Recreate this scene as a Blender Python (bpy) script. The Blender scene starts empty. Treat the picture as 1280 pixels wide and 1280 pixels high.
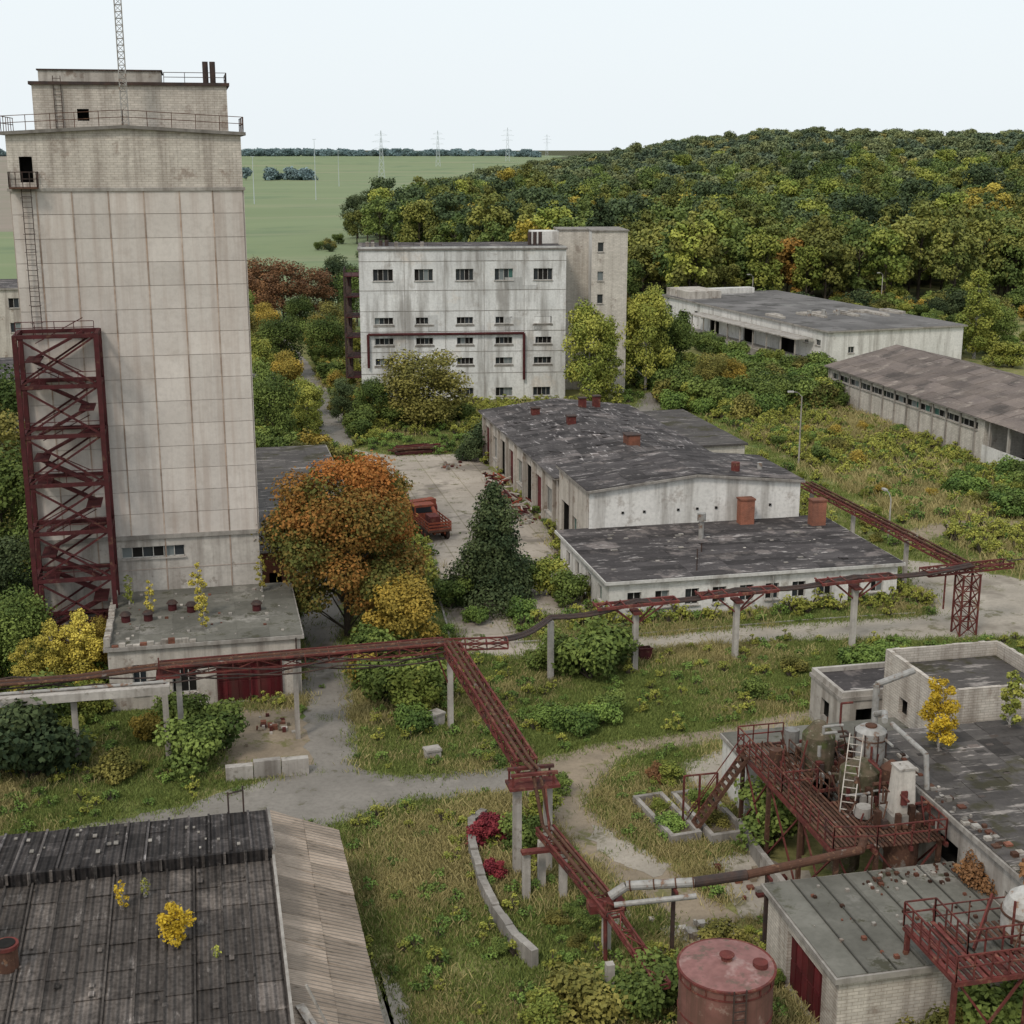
import bpy, math, random
import numpy as np
from mathutils import Vector
random.seed(7); rng=np.random.default_rng(7)
SC=bpy.context.scene
R=math.radians
# ------------------------------------------------------------------ camera / world / sun
cam=bpy.data.cameras.new('camera'); cam.sensor_width=36; cam.lens=1770/1280*36; cam.clip_end=30000; cam.clip_start=.5
co=bpy.data.objects.new('camera',cam); co.location=(0,0,36)
co.rotation_euler=(R(90)-math.atan(452/1770),0,R(-12.5)); SC.collection.objects.link(co); SC.camera=co
SC.view_settings.view_transform='Standard'; SC.view_settings.look='None'; SC.view_settings.exposure=0
SUN_EL=R(48); SUN_AZ=R(-140)   # azimuth measured from +Y clockwise (behind-left of camera)
w=bpy.data.worlds.new('World'); SC.world=w; w.use_nodes=True
nt=w.node_tree; bg=nt.nodes['Background']
sky=nt.nodes.new('ShaderNodeTexSky'); sky.sky_type='NISHITA'; sky.sun_disc=False
sky.sun_elevation=SUN_EL; sky.sun_rotation=SUN_AZ; sky.air_density=1.0; sky.dust_density=4
mx=nt.nodes.new('ShaderNodeMix'); mx.data_type='RGBA'; mx.inputs[0].default_value=.88
mx.inputs[7].default_value=(8.95,9.6,9.95,1)
nt.links.new(sky.outputs[0],mx.inputs[6]); nt.links.new(mx.outputs[2],bg.inputs[0]); bg.inputs[1].default_value=.106
sl=bpy.data.lights.new('sun','SUN'); sl.energy=1.5; sl.angle=R(11); sl.color=(1,.92,.81)
so=bpy.data.objects.new('sun',sl)
d=Vector((math.sin(SUN_AZ)*math.cos(SUN_EL),math.cos(SUN_AZ)*math.cos(SUN_EL),math.sin(SUN_EL)))
so.rotation_euler=d.to_track_quat('Z','Y').to_euler(); so.location=(0,0,80); SC.collection.objects.link(so)

# ------------------------------------------------------------------ materials
def newmat(name):
    m=bpy.data.materials.new(name); m.use_nodes=True; n=m.node_tree; n.nodes.clear(); return m,n
def M(name,c1,c2,s=.5,c3=None,t3=.6,s3=.25,an=(1,1,1),streak=None,samt=.6,sfreq=1.2,rough=.9,bump=.3,bs=6,
      brick=None,corr=None,metal=0,fine=.35,w3=.08,slab=None,c4=None,t4=.6,s4=.1,sr=(.46,.66)):
    m,n=newmat(name); N=n.nodes; L=n.links
    out=N.new('ShaderNodeOutputMaterial'); bs_=N.new('ShaderNodeBsdfPrincipled'); L.new(bs_.outputs[0],out.inputs[0])
    geo=N.new('ShaderNodeNewGeometry')
    def mapd(sc):
        if sc==(1,1,1): return geo.outputs['Position']
        v=N.new('ShaderNodeVectorMath'); v.operation='MULTIPLY'; v.inputs[1].default_value=sc; L.new(geo.outputs['Position'],v.inputs[0]); return v.outputs[0]
    def noise(sc,scale,det=3,ro=.6):
        t=N.new('ShaderNodeTexNoise'); t.inputs['Scale'].default_value=scale; t.inputs['Detail'].default_value=det
        t.inputs['Roughness'].default_value=ro; L.new(mapd(sc),t.inputs['Vector']); return t.outputs['Fac']
    def ramp(f,a,b):
        r=N.new('ShaderNodeMapRange'); r.inputs[1].default_value=a; r.inputs[2].default_value=b; r.clamp=True; L.new(f,r.inputs[0]); return r.outputs[0]
    def mix(f,a,b,bt='MIX'):
        x=N.new('ShaderNodeMix'); x.data_type='RGBA'; x.blend_type=bt
        if isinstance(f,(int,float)): x.inputs[0].default_value=f
        else: L.new(f,x.inputs[0])
        for i,q in ((6,a),(7,b)):
            if isinstance(q,tuple): x.inputs[i].default_value=(*q,1)
            else: L.new(q,x.inputs[i])
        return x.outputs[2]
    col=mix(ramp(noise(an,s),.34,.66),c1,c2)
    if c4: col=mix(ramp(noise((1,1,1),s4,4,.65),t4,t4+w3),col,c4)
    if c3: col=mix(ramp(noise(an,s3,5,.7),t3,t3+w3),col,c3)
    if fine:
        fn=noise((1,1,1),bs*.6,2)
        dk=tuple(x*.5 for x in c1)
        fm=N.new('ShaderNodeMath'); fm.operation='MULTIPLY'; fm.inputs[1].default_value=fine; L.new(ramp(fn,.42,.72),fm.inputs[0])
        col=mix(fm.outputs[0],col,dk)
    if streak:
        sn=noise((sfreq,sfreq,.07),1.0,4,.65); fm2=N.new('ShaderNodeMath'); fm2.operation='MULTIPLY'; fm2.inputs[1].default_value=samt
        L.new(ramp(sn,*sr),fm2.inputs[0]); col=mix(fm2.outputs[0],col,streak)
    if brick or slab:
        sx=N.new('ShaderNodeSeparateXYZ'); L.new(geo.outputs['Position'],sx.inputs[0]); cb=N.new('ShaderNodeCombineXYZ')
        if brick:
            ad=N.new('ShaderNodeMath'); L.new(sx.outputs[0],ad.inputs[0]); L.new(sx.outputs[1],ad.inputs[1])
            L.new(ad.outputs[0],cb.inputs[0]); L.new(sx.outputs[2],cb.inputs[1])
        else: L.new(sx.outputs[0],cb.inputs[0]); L.new(sx.outputs[1],cb.inputs[1])
        q=brick or slab
        bt=N.new('ShaderNodeTexBrick'); L.new(cb.outputs[0],bt.inputs['Vector']); bt.inputs['Scale'].default_value=1
        bt.inputs['Brick Width'].default_value=q[0]; bt.inputs['Row Height'].default_value=q[1]; bt.inputs['Mortar Size'].default_value=q[2]
        bt.inputs['Color1'].default_value=(1,1,1,1); bt.inputs['Color2'].default_value=(.8,.8,.8,1); bt.inputs['Mortar'].default_value=(.6,.58,.55,1) if brick else (.5,.5,.38,1)
        if slab: bt.offset=0
        col=mix(.8 if brick else .6,col,bt.outputs['Color'],'MULTIPLY')
    at=N.new('ShaderNodeAttribute'); at.attribute_name='tint'
    sc=N.new('ShaderNodeVectorMath'); sc.operation='SCALE'; L.new(col,sc.inputs[0]); L.new(at.outputs['Fac'],sc.inputs['Scale'])
    L.new(sc.outputs[0],bs_.inputs['Base Color']); bs_.inputs['Roughness'].default_value=rough; bs_.inputs['Metallic'].default_value=metal
    bs_.inputs['Specular IOR Level'].default_value=.12
    last=None
    if bump:
        hgt=noise((1,1,1),bs,3)
        bp=N.new('ShaderNodeBump'); bp.inputs['Strength'].default_value=bump; bp.inputs['Distance'].default_value=.06; L.new(hgt,bp.inputs['Height'])
        last=bp.outputs[0]
    if corr:
        ax,fr,stn=corr
        sx2=N.new('ShaderNodeSeparateXYZ'); L.new(geo.outputs['Position'],sx2.inputs[0])
        mu=N.new('ShaderNodeMath'); mu.operation='MULTIPLY'; mu.inputs[1].default_value=fr*2*math.pi; L.new(sx2.outputs[ax],mu.inputs[0])
        si=N.new('ShaderNodeMath'); si.operation='SINE'; L.new(mu.outputs[0],si.inputs[0])
        b2=N.new('ShaderNodeBump'); b2.inputs['Strength'].default_value=stn; b2.inputs['Distance'].default_value=.06
        L.new(si.outputs[0],b2.inputs['Height'])
        if last: L.new(last,b2.inputs['Normal'])
        last=b2.outputs[0]
    if last: L.new(last,bs_.inputs['Normal'])
    return m
def leafmat(name,c1,c2,var=.4,trans=0):
    m,n=newmat(name); N=n.nodes; L=n.links
    out=N.new('ShaderNodeOutputMaterial'); b=N.new('ShaderNodeBsdfPrincipled')
    at=N.new('ShaderNodeAttribute'); at.attribute_name='tint'; oi=N.new('ShaderNodeObjectInfo')
    x=N.new('ShaderNodeMix'); x.data_type='RGBA'; x.inputs[6].default_value=(*c1,1); x.inputs[7].default_value=(*c2,1)
    ad=N.new('ShaderNodeMath'); ad.operation='MULTIPLY_ADD'; ad.inputs[1].default_value=.5; ad.inputs[2].default_value=-.25; L.new(oi.outputs['Random'],ad.inputs[0])
    ad3=N.new('ShaderNodeMath'); ad3.use_clamp=True; L.new(ad.outputs[0],ad3.inputs[0]); L.new(at.outputs['Fac'],ad3.inputs[1])
    L.new(ad3.outputs[0],x.inputs[0])
    ma=N.new('ShaderNodeMath'); ma.operation='MULTIPLY_ADD'; ma.inputs[1].default_value=var; ma.inputs[2].default_value=1-var/2
    mo=N.new('ShaderNodeMath'); mo.operation='FRACT'; m7=N.new('ShaderNodeMath'); m7.operation='MULTIPLY'; m7.inputs[1].default_value=7.3
    L.new(oi.outputs['Random'],m7.inputs[0]); L.new(m7.outputs[0],mo.inputs[0]); L.new(mo.outputs[0],ma.inputs[0])
    sc=N.new('ShaderNodeVectorMath'); sc.operation='SCALE'; L.new(x.outputs[2],sc.inputs[0]); L.new(ma.outputs[0],sc.inputs['Scale'])
    L.new(sc.outputs[0],b.inputs['Base Color']); b.inputs['Roughness'].default_value=.7; b.inputs['Specular IOR Level'].default_value=.12
    if trans:
        t=N.new('ShaderNodeBsdfTranslucent'); ms=N.new('ShaderNodeMixShader'); L.new(sc.outputs[0],t.inputs['Color'])
        ms.inputs[0].default_value=trans; L.new(b.outputs[0],ms.inputs[1]); L.new(t.outputs[0],ms.inputs[2]); L.new(ms.outputs[0],out.inputs[0])
    else: L.new(b.outputs[0],out.inputs[0])
    return m
def glassmat(name,c,rough=.15):
    m,n=newmat(name); N=n.nodes; out=N.new('ShaderNodeOutputMaterial'); b=N.new('ShaderNodeBsdfPrincipled'); n.links.new(b.outputs[0],out.inputs[0])
    b.inputs['Base Color'].default_value=(*c,1); b.inputs['Roughness'].default_value=rough; return m

m_panel=M('tower_panel',(.61,.555,.51),(.52,.47,.43),.22,c3=(.43,.37,.325),t3=.57,s3=.35,w3=.25,streak=(.36,.28,.235),samt=.42,sfreq=1.6,bump=.2,fine=.2)
m_seam=M('seam',(.33,.27,.23),(.40,.34,.30),1.2,bump=.1)
m_seamv=M('rust_seam',(.30,.215,.165),(.40,.33,.28),.8,bump=.1)
m_whitebrick=M('white_brick',(.63,.575,.51),(.51,.455,.40),.4,c3=(.36,.295,.25),t3=.58,s3=.5,streak=(.22,.18,.15),samt=.55,brick=(.5,.16,.02))
m_conc=M('concrete',(.46,.425,.385),(.345,.315,.285),.6,c3=(.22,.19,.16),t3=.6,s3=.9,streak=(.16,.135,.115),samt=.6)
m_plaster=M('old_plaster',(.56,.515,.46),(.45,.405,.355),.4,c3=(.27,.21,.17),t3=.57,s3=.7,streak=(.17,.14,.12),samt=.65)
m_white=M('white_render',(.74,.715,.68),(.60,.58,.545),.18,c3=(.36,.31,.27),t3=.59,s3=.45,streak=(.22,.195,.17),samt=.6,sfreq=.8,w3=.14,sr=(.5,.7))
m_facade=M('stained_facade',(.73,.72,.70),(.57,.565,.55),.16,c3=(.32,.28,.25),t3=.575,s3=.5,streak=(.20,.18,.16),samt=.7,sfreq=.55,w3=.2,sr=(.47,.66),c4=(.63,.55,.47),t4=.58,s4=.22)
m_beige=M('beige_render',(.64,.59,.525),(.55,.505,.45),.3,c3=(.35,.30,.26),t3=.6,s3=.5,streak=(.28,.24,.2),samt=.45,brick=(.5,.2,.015))
m_redbrick=M('red_brick',(.32,.13,.085),(.22,.10,.07),1,bump=.3,brick=(.3,.1,.015),streak=(.1,.06,.05),samt=.5)
FE=dict(bump=.5,w3=.07)
m_felt=M('roofing_felt',(.050,.044,.044),(.082,.073,.072),.5,c3=(.33,.30,.285),t3=.58,s3=1.3,an=(.45,1.6,1),c4=(.155,.133,.125),t4=.54,s4=.35,**FE)
m_felt2=M('roofing_felt_worn',(.066,.059,.056),(.10,.09,.083),.5,c3=(.27,.24,.22),t3=.57,s3=.9,an=(.35,1.8,1),c4=(.055,.05,.032),t4=.55,s4=.3,**FE)
m_slate=M('dark_asbestos_sheet',(.066,.056,.050),(.125,.107,.096),.7,c3=(.26,.23,.21),t3=.60,s3=1.6,an=(1.6,.35,1),c4=(.175,.148,.13),t4=.55,s4=.4,bump=.5,corr=(0,3.0,1),w3=.12,fine=.7,bs=8)
m_slated=M('black_asbestos_sheet',(.040,.035,.034),(.078,.068,.064),.9,c3=(.24,.215,.205),t3=.60,s3=1.8,an=(1.6,.4,1),c4=(.12,.105,.10),t4=.56,s4=.6,bump=.5,corr=(0,3.0,1),w3=.08,fine=.6)
m_slateA=M('asbestos_sheet',(.052,.046,.046),(.094,.084,.082),.4,c3=(.34,.31,.30),t3=.58,s3=1.2,an=(1.8,.45,1),c4=(.15,.13,.124),t4=.545,s4=.25,bump=.4,corr=(1,1.2,.4),w3=.08)
m_slateR=M('brown_sheet',(.19,.155,.135),(.14,.115,.105),.3,c3=(.26,.22,.19),t3=.57,s3=.4,c4=(.095,.08,.072),t4=.56,s4=.15,bump=.3,corr=(1,1.5,.6))
m_sheet=M('pale_asbestos',(.40,.32,.255),(.30,.24,.19),.8,c3=(.15,.12,.09),t3=.60,s3=1.6,bump=.3,corr=(1,3.5,.9),an=(.5,1.5,1))
m_greyroof=M('grey_roof',(.165,.157,.135),(.12,.115,.098),.5,c3=(.075,.072,.05),t3=.57,s3=.6,c4=(.25,.235,.21),t4=.57,s4=.3,bump=.4)
m_whroof=M('warehouse_roof',(.16,.15,.145),(.115,.108,.105),.2,c3=(.07,.065,.06),t3=.56,s3=.25,c4=(.23,.22,.21),t4=.57,s4=.1,bump=.3)
m_rust=M('rusted_red_steel',(.155,.042,.036),(.095,.032,.028),1.4,c3=(.19,.09,.06),t3=.55,s3=2,c4=(.065,.037,.033),t4=.56,s4=.8,rough=.85,bump=.3)
m_maroon=M('maroon_steel',(.085,.022,.024),(.055,.019,.019),1.2,c3=(.12,.065,.045),t3=.58,s3=2,rough=.75,bump=.1)
m_rustbr=M('brown_rust',(.115,.057,.038),(.07,.04,.03),1.5,c3=(.19,.105,.065),t3=.56,s3=3,c4=(.20,.18,.16),t4=.62,s4=1,rough=.9,bump=.4)
m_reddoor=M('red_door_paint',(.13,.020,.024),(.09,.02,.022),1,streak=(.09,.05,.04),samt=.7,rough=.6,bump=.1)
m_orange=M('faded_orange_paint',(.33,.09,.05),(.23,.06,.038),1.5,c3=(.15,.07,.04),t3=.55,s3=3,rough=.7)
m_tankred=M('tank_red_paint',(.20,.095,.08),(.13,.065,.052),.8,c3=(.28,.19,.16),t3=.56,s3=1.2,streak=(.10,.06,.045),samt=.8,sfreq=2.5,rough=.75,bump=.15)
m_tanklid=M('tank_lid_paint',(.27,.135,.125),(.20,.10,.09),.9,c3=(.14,.10,.08),t3=.55,s3=1.5,c4=(.33,.22,.20),t4=.57,s4=.6,rough=.75,bump=.15)
m_dark=M('dark_interior',(.015,.014,.013),(.022,.02,.018),1,bump=0)
m_darksteel=M('dark_steel',(.05,.04,.038),(.08,.05,.04),2,rough=.7,bump=0)
m_galv=M('galvanised',(.38,.365,.345),(.26,.245,.225),2,c3=(.2,.12,.08),t3=.56,s3=2,rough=.6,metal=.2,bump=.1)
m_pylon=M('pylon_steel',(.50,.54,.56),(.45,.49,.51),2,rough=.8,bump=0,fine=0)
m_moss=M('mossy_metal',(.075,.07,.04),(.14,.105,.075),2,c3=(.26,.23,.18),t3=.57,s3=3,c4=(.08,.09,.035),t4=.55,s4=1.2,bump=.6)
m_bark=M('bark',(.10,.08,.06),(.06,.05,.04),3,bump=0)
m_birchbark=M('birch_bark',(.45,.43,.40),(.12,.1,.09),5,bump=0)
m_asph=M('old_asphalt',(.255,.232,.205),(.185,.168,.148),.25,c3=(.115,.105,.07),t3=.575,s3=.5,c4=(.32,.29,.255),t4=.57,s4=.12,bump=.4)
m_concroad=M('concrete_paving',(.38,.335,.28),(.29,.255,.21),.3,c3=(.155,.14,.085),t3=.56,s3=.5,bump=.4,c4=(.22,.19,.155),t4=.55,s4=.12)
m_slabs=M('concrete_slab_paving',(.44,.38,.32),(.33,.285,.235),.2,c3=(.15,.135,.08),t3=.565,s3=.6,bump=.4,slab=(3.1,6.3,.07),c4=(.21,.18,.15),t4=.54,s4=.14)
m_dirt=M('dirt_track',(.30,.24,.175),(.22,.178,.13),.5,c3=(.16,.15,.065),t3=.54,s3=.6,bump=.5)
m_grass=M('grass_ground',(.155,.165,.055),(.27,.24,.105),.10,c3=(.09,.125,.035),t3=.52,s3=.18,c4=(.29,.24,.15),t4=.58,s4=.3,bump=.8,bs=4,fine=.6)
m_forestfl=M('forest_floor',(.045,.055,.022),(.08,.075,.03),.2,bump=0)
m_field=M('crop_field',(.165,.205,.105),(.195,.235,.125),.004,c3=(.225,.24,.14),t3=.53,s3=.006,an=(.25,1.6,1),c4=(.14,.185,.10),t4=.54,s4=.012,w3=.1,bump=0,fine=0)
m_fieldb=M('ploughed_field',(.27,.22,.185),(.22,.2,.15),.01,bump=0,fine=.1)
m_wg=glassmat('window_glass',(.03,.035,.04),.12); m_wg2=glassmat('dusty_glass',(.16,.18,.18),.4); m_wg3=glassmat('green_glass',(.05,.13,.11),.3)
m_frame=M('window_frame',(.5,.48,.45),(.38,.36,.33),3,bump=0); m_frameb=M('brown_frame',(.16,.08,.06),(.12,.07,.05),3,bump=0)

L_green=leafmat('leaf_green',(.050,.078,.020),(.165,.21,.05)); L_olive=leafmat('leaf_olive',(.09,.092,.025),(.24,.21,.055))
L_yg=leafmat('leaf_yellow_green',(.14,.17,.035),(.35,.34,.07)); L_yel=leafmat('leaf_yellow',(.42,.29,.03),(.68,.48,.045),trans=.2)
L_ybirch=leafmat('leaf_pale_yellow',(.27,.24,.05),(.55,.44,.08))
L_gold=leafmat('leaf_gold',(.20,.16,.035),(.44,.30,.055)); L_org=leafmat('leaf_orange',(.22,.14,.035),(.36,.19,.045))
L_dark=leafmat('leaf_dark',(.030,.048,.022),(.09,.115,.045)); L_con=leafmat('conifer_needles',(.034,.055,.025),(.12,.15,.06)); L_maple=leafmat('leaf_maple',(.10,.13,.035),(.41,.165,.045),.1,.2)
L_brown=leafmat('leaf_russet',(.16,.085,.045),(.26,.13,.055)); L_red=leafmat('leaf_crimson',(.13,.02,.03),(.27,.045,.05))
L_dry=leafmat('dry_grass',(.25,.22,.09),(.46,.385,.18)); L_gr=leafmat('green_grass',(.10,.14,.035),(.23,.265,.075)); L_ivy=leafmat('leaf_bright',(.065,.11,.028),(.19,.27,.06))
L_hg=leafmat('far_leaf_green',(.065,.10,.030),(.19,.235,.06),.5); L_hd=leafmat('far_leaf_dark',(.045,.07,.035),(.11,.145,.06),.4); L_haz=leafmat('distant_leaf_hazed',(.15,.22,.23),(.19,.255,.255))  # L_haz: pale blue-green, aerial haze put into the leaf colour
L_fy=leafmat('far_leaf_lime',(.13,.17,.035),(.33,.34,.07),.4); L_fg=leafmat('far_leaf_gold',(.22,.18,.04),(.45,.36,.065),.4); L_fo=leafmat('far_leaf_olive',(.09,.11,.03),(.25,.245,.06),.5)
L_f1=leafmat('hazed_leaf_green',(.085,.12,.065),(.19,.225,.11),.4); L_f2=leafmat('hazed_leaf_olive',(.12,.145,.07),(.245,.26,.11),.4); L_f3=leafmat('hazed_leaf_gold',(.21,.20,.08),(.34,.30,.10),.4); L_f4=leafmat('hazed_leaf_dark',(.07,.10,.065),(.14,.175,.105),.4)  # far hill leaves lightened and blued, aerial haze painted into their colour

# ------------------------------------------------------------------ mesh builder
def empty(name,loc=(0,0,0),rz=0):
    e=bpy.data.objects.new(name,None); e.location=loc; e.rotation_euler=(0,0,rz); e.empty_display_size=.5; SC.collection.objects.link(e); return e
class B:
    def __init__(s): s.V=[];s.F=[];s.I=[];s.T=[];s.mats=[]
    def mi(s,m):
        if m not in s.mats: s.mats.append(m)
        return s.mats.index(m)
    def face(s,pts,m,t=1):
        k=len(s.V); s.V+= [tuple(p) for p in pts]; s.F.append(tuple(range(k,k+len(pts)))); s.I.append(s.mi(m)); s.T.append(t)
    def box(s,x0,x1,y0,y1,z0,z1,m,t=1):
        s.hexa([(x0,y0,z0),(x1,y0,z0),(x1,y1,z0),(x0,y1,z0),(x0,y0,z1),(x1,y0,z1),(x1,y1,z1),(x0,y1,z1)],m,t)
    def hexa(s,c,m,t=1):
        k=len(s.V); s.V+=[tuple(p) for p in c]; i=s.mi(m)
        for f in ((3,2,1,0),(4,5,6,7),(0,1,5,4),(1,2,6,5),(2,3,7,6),(3,0,4,7)):
            s.F.append(tuple(k+q for q in f)); s.I.append(i); s.T.append(t)
    def beam(s,p,q,w,h,m,t=1):
        p=Vector(p);q=Vector(q);d=(q-p)
        if d.length<1e-5:return
        d.normalize(); up=Vector((0,0,1)) if abs(d.z)<.95 else Vector((0,1,0))
        a=d.cross(up).normalized()*w/2; b=a.cross(d).normalized()*h/2
        s.hexa([p-a-b,p+a-b,q+a-b,q-a-b,p-a+b,p+a+b,q+a+b,q-a+b],m,t)
    def cyl(s,p,q,r1,r2,m,n=12,cap=True,t=1):
        p=Vector(p);q=Vector(q);d=(q-p).normalized(); up=Vector((0,0,1)) if abs(d.z)<.95 else Vector((0,1,0))
        a=d.cross(up).normalized(); b=a.cross(d).normalized(); k=len(s.V); i=s.mi(m)
        for c,r in ((p,r1),(q,r2)):
            for j in range(n):
                th=2*math.pi*j/n; s.V.append(tuple(c+a*math.cos(th)*r+b*math.sin(th)*r))
        for j in range(n):
            s.F.append((k+j,k+(j+1)%n,k+n+(j+1)%n,k+n+j)); s.I.append(i); s.T.append(t)
        if cap:
            s.F.append(tuple(k+n+j for j in range(n))); s.I.append(i); s.T.append(t)
            s.F.append(tuple(k+n-1-j for j in range(n))); s.I.append(i); s.T.append(t)
    def pipe(s,pts,r,m,n=8):
        for a,b in zip(pts[:-1],pts[1:]): s.cyl(a,b,r,r,m,n)
    def obj(s,name,parent=None,loc=None,rz=0,fix=True):
        me=bpy.data.meshes.new(name); me.from_pydata(s.V,[],s.F)
        for m in s.mats: me.materials.append(m)
        me.polygons.foreach_set('material_index',s.I)
        at=me.attributes.new('tint','FLOAT','FACE'); at.data.foreach_set('value',s.T)
        me.update(); o=bpy.data.objects.new(name,me)
        if parent is not False: SC.collection.objects.link(o)
        if parent: o.parent=parent
        if loc: o.location=loc
        o.rotation_euler=(0,0,rz); return o
def lattice(b,p,q,w,h,n,m,c=.09,t=.05,cross=False):
    """box truss between p,q"""
    p=Vector(p);q=Vector(q);d=(q-p).normalized(); up=Vector((0,0,1)) if abs(d.z)<.9 else Vector((0,1,0))
    a=d.cross(up).normalized()*w/2; u=a.cross(d).normalized()*h/2
    cs=[-a-u,a-u,a+u,-a+u]
    for k in cs: b.beam(p+k,q+k,c,c,m)
    for i in range(n+1):
        x=p+(q-p)*i/n; tt=random.uniform(.7,1.3)
        for j in range(4): b.beam(x+cs[j],x+cs[(j+1)%4],t,t,m,tt)
        if i<n:
            y=p+(q-p)*(i+1)/n
            for j in range(4):
                k1,k2=(j,(j+1)%4) if i%2 else ((j+1)%4,j)
                b.beam(x+cs[k1],y+cs[k2],t,t,m,tt)
                if cross: b.beam(x+cs[k2],y+cs[k1],t,t,m,tt)
def railing(b,pts,m,h=1.0,sp=1.5,r=.045):
    for p,q in zip(pts[:-1],pts[1:]):
        p=Vector(p);q=Vector(q);n=max(1,int((q-p).length/sp))
        for i in range(n+1):
            x=p+(q-p)*i/n; b.beam(x,x+Vector((random.uniform(-.03,.03),0,h)),r,r,m)
        for k in (1,.55): b.beam(p+Vector((0,0,h*k)),q+Vector((0,0,h*k)),r,r,m)
def ladder(b,p,q,m,w=.5,ax=(1,0,0)):
    p=Vector(p);q=Vector(q);a=Vector(ax)*w/2
    b.beam(p-a,q-a,.05,.05,m);b.beam(p+a,q+a,.05,.05,m)
    n=int((q-p).length/.35)
    for i in range(n): x=p+(q-p)*(i+.5)/n; b.beam(x-a,x+a,.035,.035,m)
def grating(b,x0,x1,y0,y1,z,m,step=.22,wd=.13):
    x=x0
    while x<x1-.05:
        if random.random()>.04: b.box(x,min(x+wd,x1),y0,y1,z,z+.05,m,random.uniform(.6,1.35))
        x+=step
def sheets(b,p00,p10,p11,p01,nu,nv,m,jit=.03,th=.05,gap=.01,tv=.25,miss=0,off=.04):
    p00,p10,p11,p01=[Vector(x) for x in (p00,p10,p11,p01)]
    def P(u,v): return (p00*(1-u)+p10*u)*(1-v)+(p01*(1-u)+p11*u)*v
    nrm=(p10-p00).cross(p01-p00).normalized()
    if nrm.z<0: nrm=-nrm
    for i in range(nu):
        for j in range(nv):
            if random.random()<miss: continue
            g=gap; u0,u1=(i+g)/nu,(i+1-g)/nu; v0,v1=(j+g)/nv,(j+1-g*.2)/nv
            ks=[off+random.uniform(0,jit) for _ in range(4)]
            q=[P(u0,v0)+nrm*ks[0],P(u1,v0)+nrm*ks[1],P(u1,v1)+nrm*ks[2],P(u0,v1)+nrm*ks[3]]
            b.hexa([x-nrm*th for x in q]+q,m,1+random.uniform(-tv,tv))
def wall(b,ox,oy,ux,uy,Ln,z0,z1,ops,m,depth=.25,frame=None,glass=None,sill=None,t=1):
    """wall in a vertical plane with true openings; ops: (a,c,za,zb,kind[,n])"""
    nx,ny=uy,-ux
    us=sorted({0,Ln}|{o[0] for o in ops}|{o[1] for o in ops}); zs=sorted({z0,z1}|{o[2] for o in ops}|{o[3] for o in ops})
    def P(u,z,dp=0): return (ox+ux*u-nx*dp,oy+uy*u-ny*dp,z)
    for a,c in zip(us[:-1],us[1:]):
        for e,f in zip(zs[:-1],zs[1:]):
            mu,mz=(a+c)/2,(e+f)/2
            if any(o[0]<mu<o[1] and o[2]<mz<o[3] for o in ops): continue
            b.face([P(a,e),P(c,e),P(c,f),P(a,f)],m,t)
    for o in ops:
        a,c,e,f,k=o[:5]; n=o[5] if len(o)>5 else 3
        for q in (((a,e),(a,f)),((c,f),(c,e)),((a,f),(c,f)),((c,e),(a,e))):
            (u0,w0),(u1,w1)=q; b.face([P(u0,w0),P(u1,w1),P(u1,w1,depth),P(u0,w0,depth)],m,t*.9)
        fm=frame or m_frame
        if k=='o': 
            b.face([P(a,e,depth*6),P(c,e,depth*6),P(c,f,depth*6),P(a,f,depth*6)],m_dark)
            for q in (((a,e),(a,f)),((c,f),(c,e)),((a,f),(c,f)),((c,e),(a,e))):
                (u0,w0),(u1,w1)=q; b.face([P(u0,w0,depth),P(u1,w1,depth),P(u1,w1,depth*6),P(u0,w0,depth*6)],m_dark)
        elif k=='d' or k=='dr':
            dm=m_reddoor if k=='dr' else m_frameb
            b.face([P(a,e,depth),P(c,e,depth),P(c,f,depth),P(a,f,depth)],dm)
            for i in range(n):
                x0=a+(c-a)*i/n+.04; x1=a+(c-a)*(i+1)/n-.04
                for zz0,zz1 in ((e+.1,e+(f-e)*.48),(e+(f-e)*.52,f-.1)):
                    c8=[P(x0,zz0,depth-.002),P(x1,zz0,depth-.002),P(x1,zz0,depth-.05),P(x0,zz0,depth-.05),P(x0,zz1,depth-.002),P(x1,zz1,depth-.002),P(x1,zz1,depth-.05),P(x0,zz1,depth-.05)]
                    b.hexa(c8,dm,random.uniform(.6,1.35))
        else:
            for i in range(n):
                x0=a+(c-a)*i/n; x1=a+(c-a)*(i+1)/n
                r=random.random(); gm=m_dark if r<.4 else (m_wg if r<.8 else (m_wg2 if r<.95 else m_wg3))
                if glass: gm=glass
                b.face([P(x0,e,depth),P(x1,e,depth),P(x1,f,depth),P(x0,f,depth)],gm)
            fw=.06
            for i in range(n+1):
                x=a+(c-a)*i/n; x=min(max(x,a+fw/2),c-fw/2)
                b.beam(P(x,e,depth-.04),P(x,f,depth-.04),fw,fw,fm)
            b.beam(P(a,e+fw/2,depth-.04),P(c,e+fw/2,depth-.04),fw,fw,fm); b.beam(P(a,f-fw/2,depth-.04),P(c,f-fw/2,depth-.04),fw,fw,fm)
            b.beam(P(a-.1,e-.05,-.05),P(c+.1,e-.05,-.05),.2,.08,m_conc)
FOOT=[]  # footprints for vegetation exclusion
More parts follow.
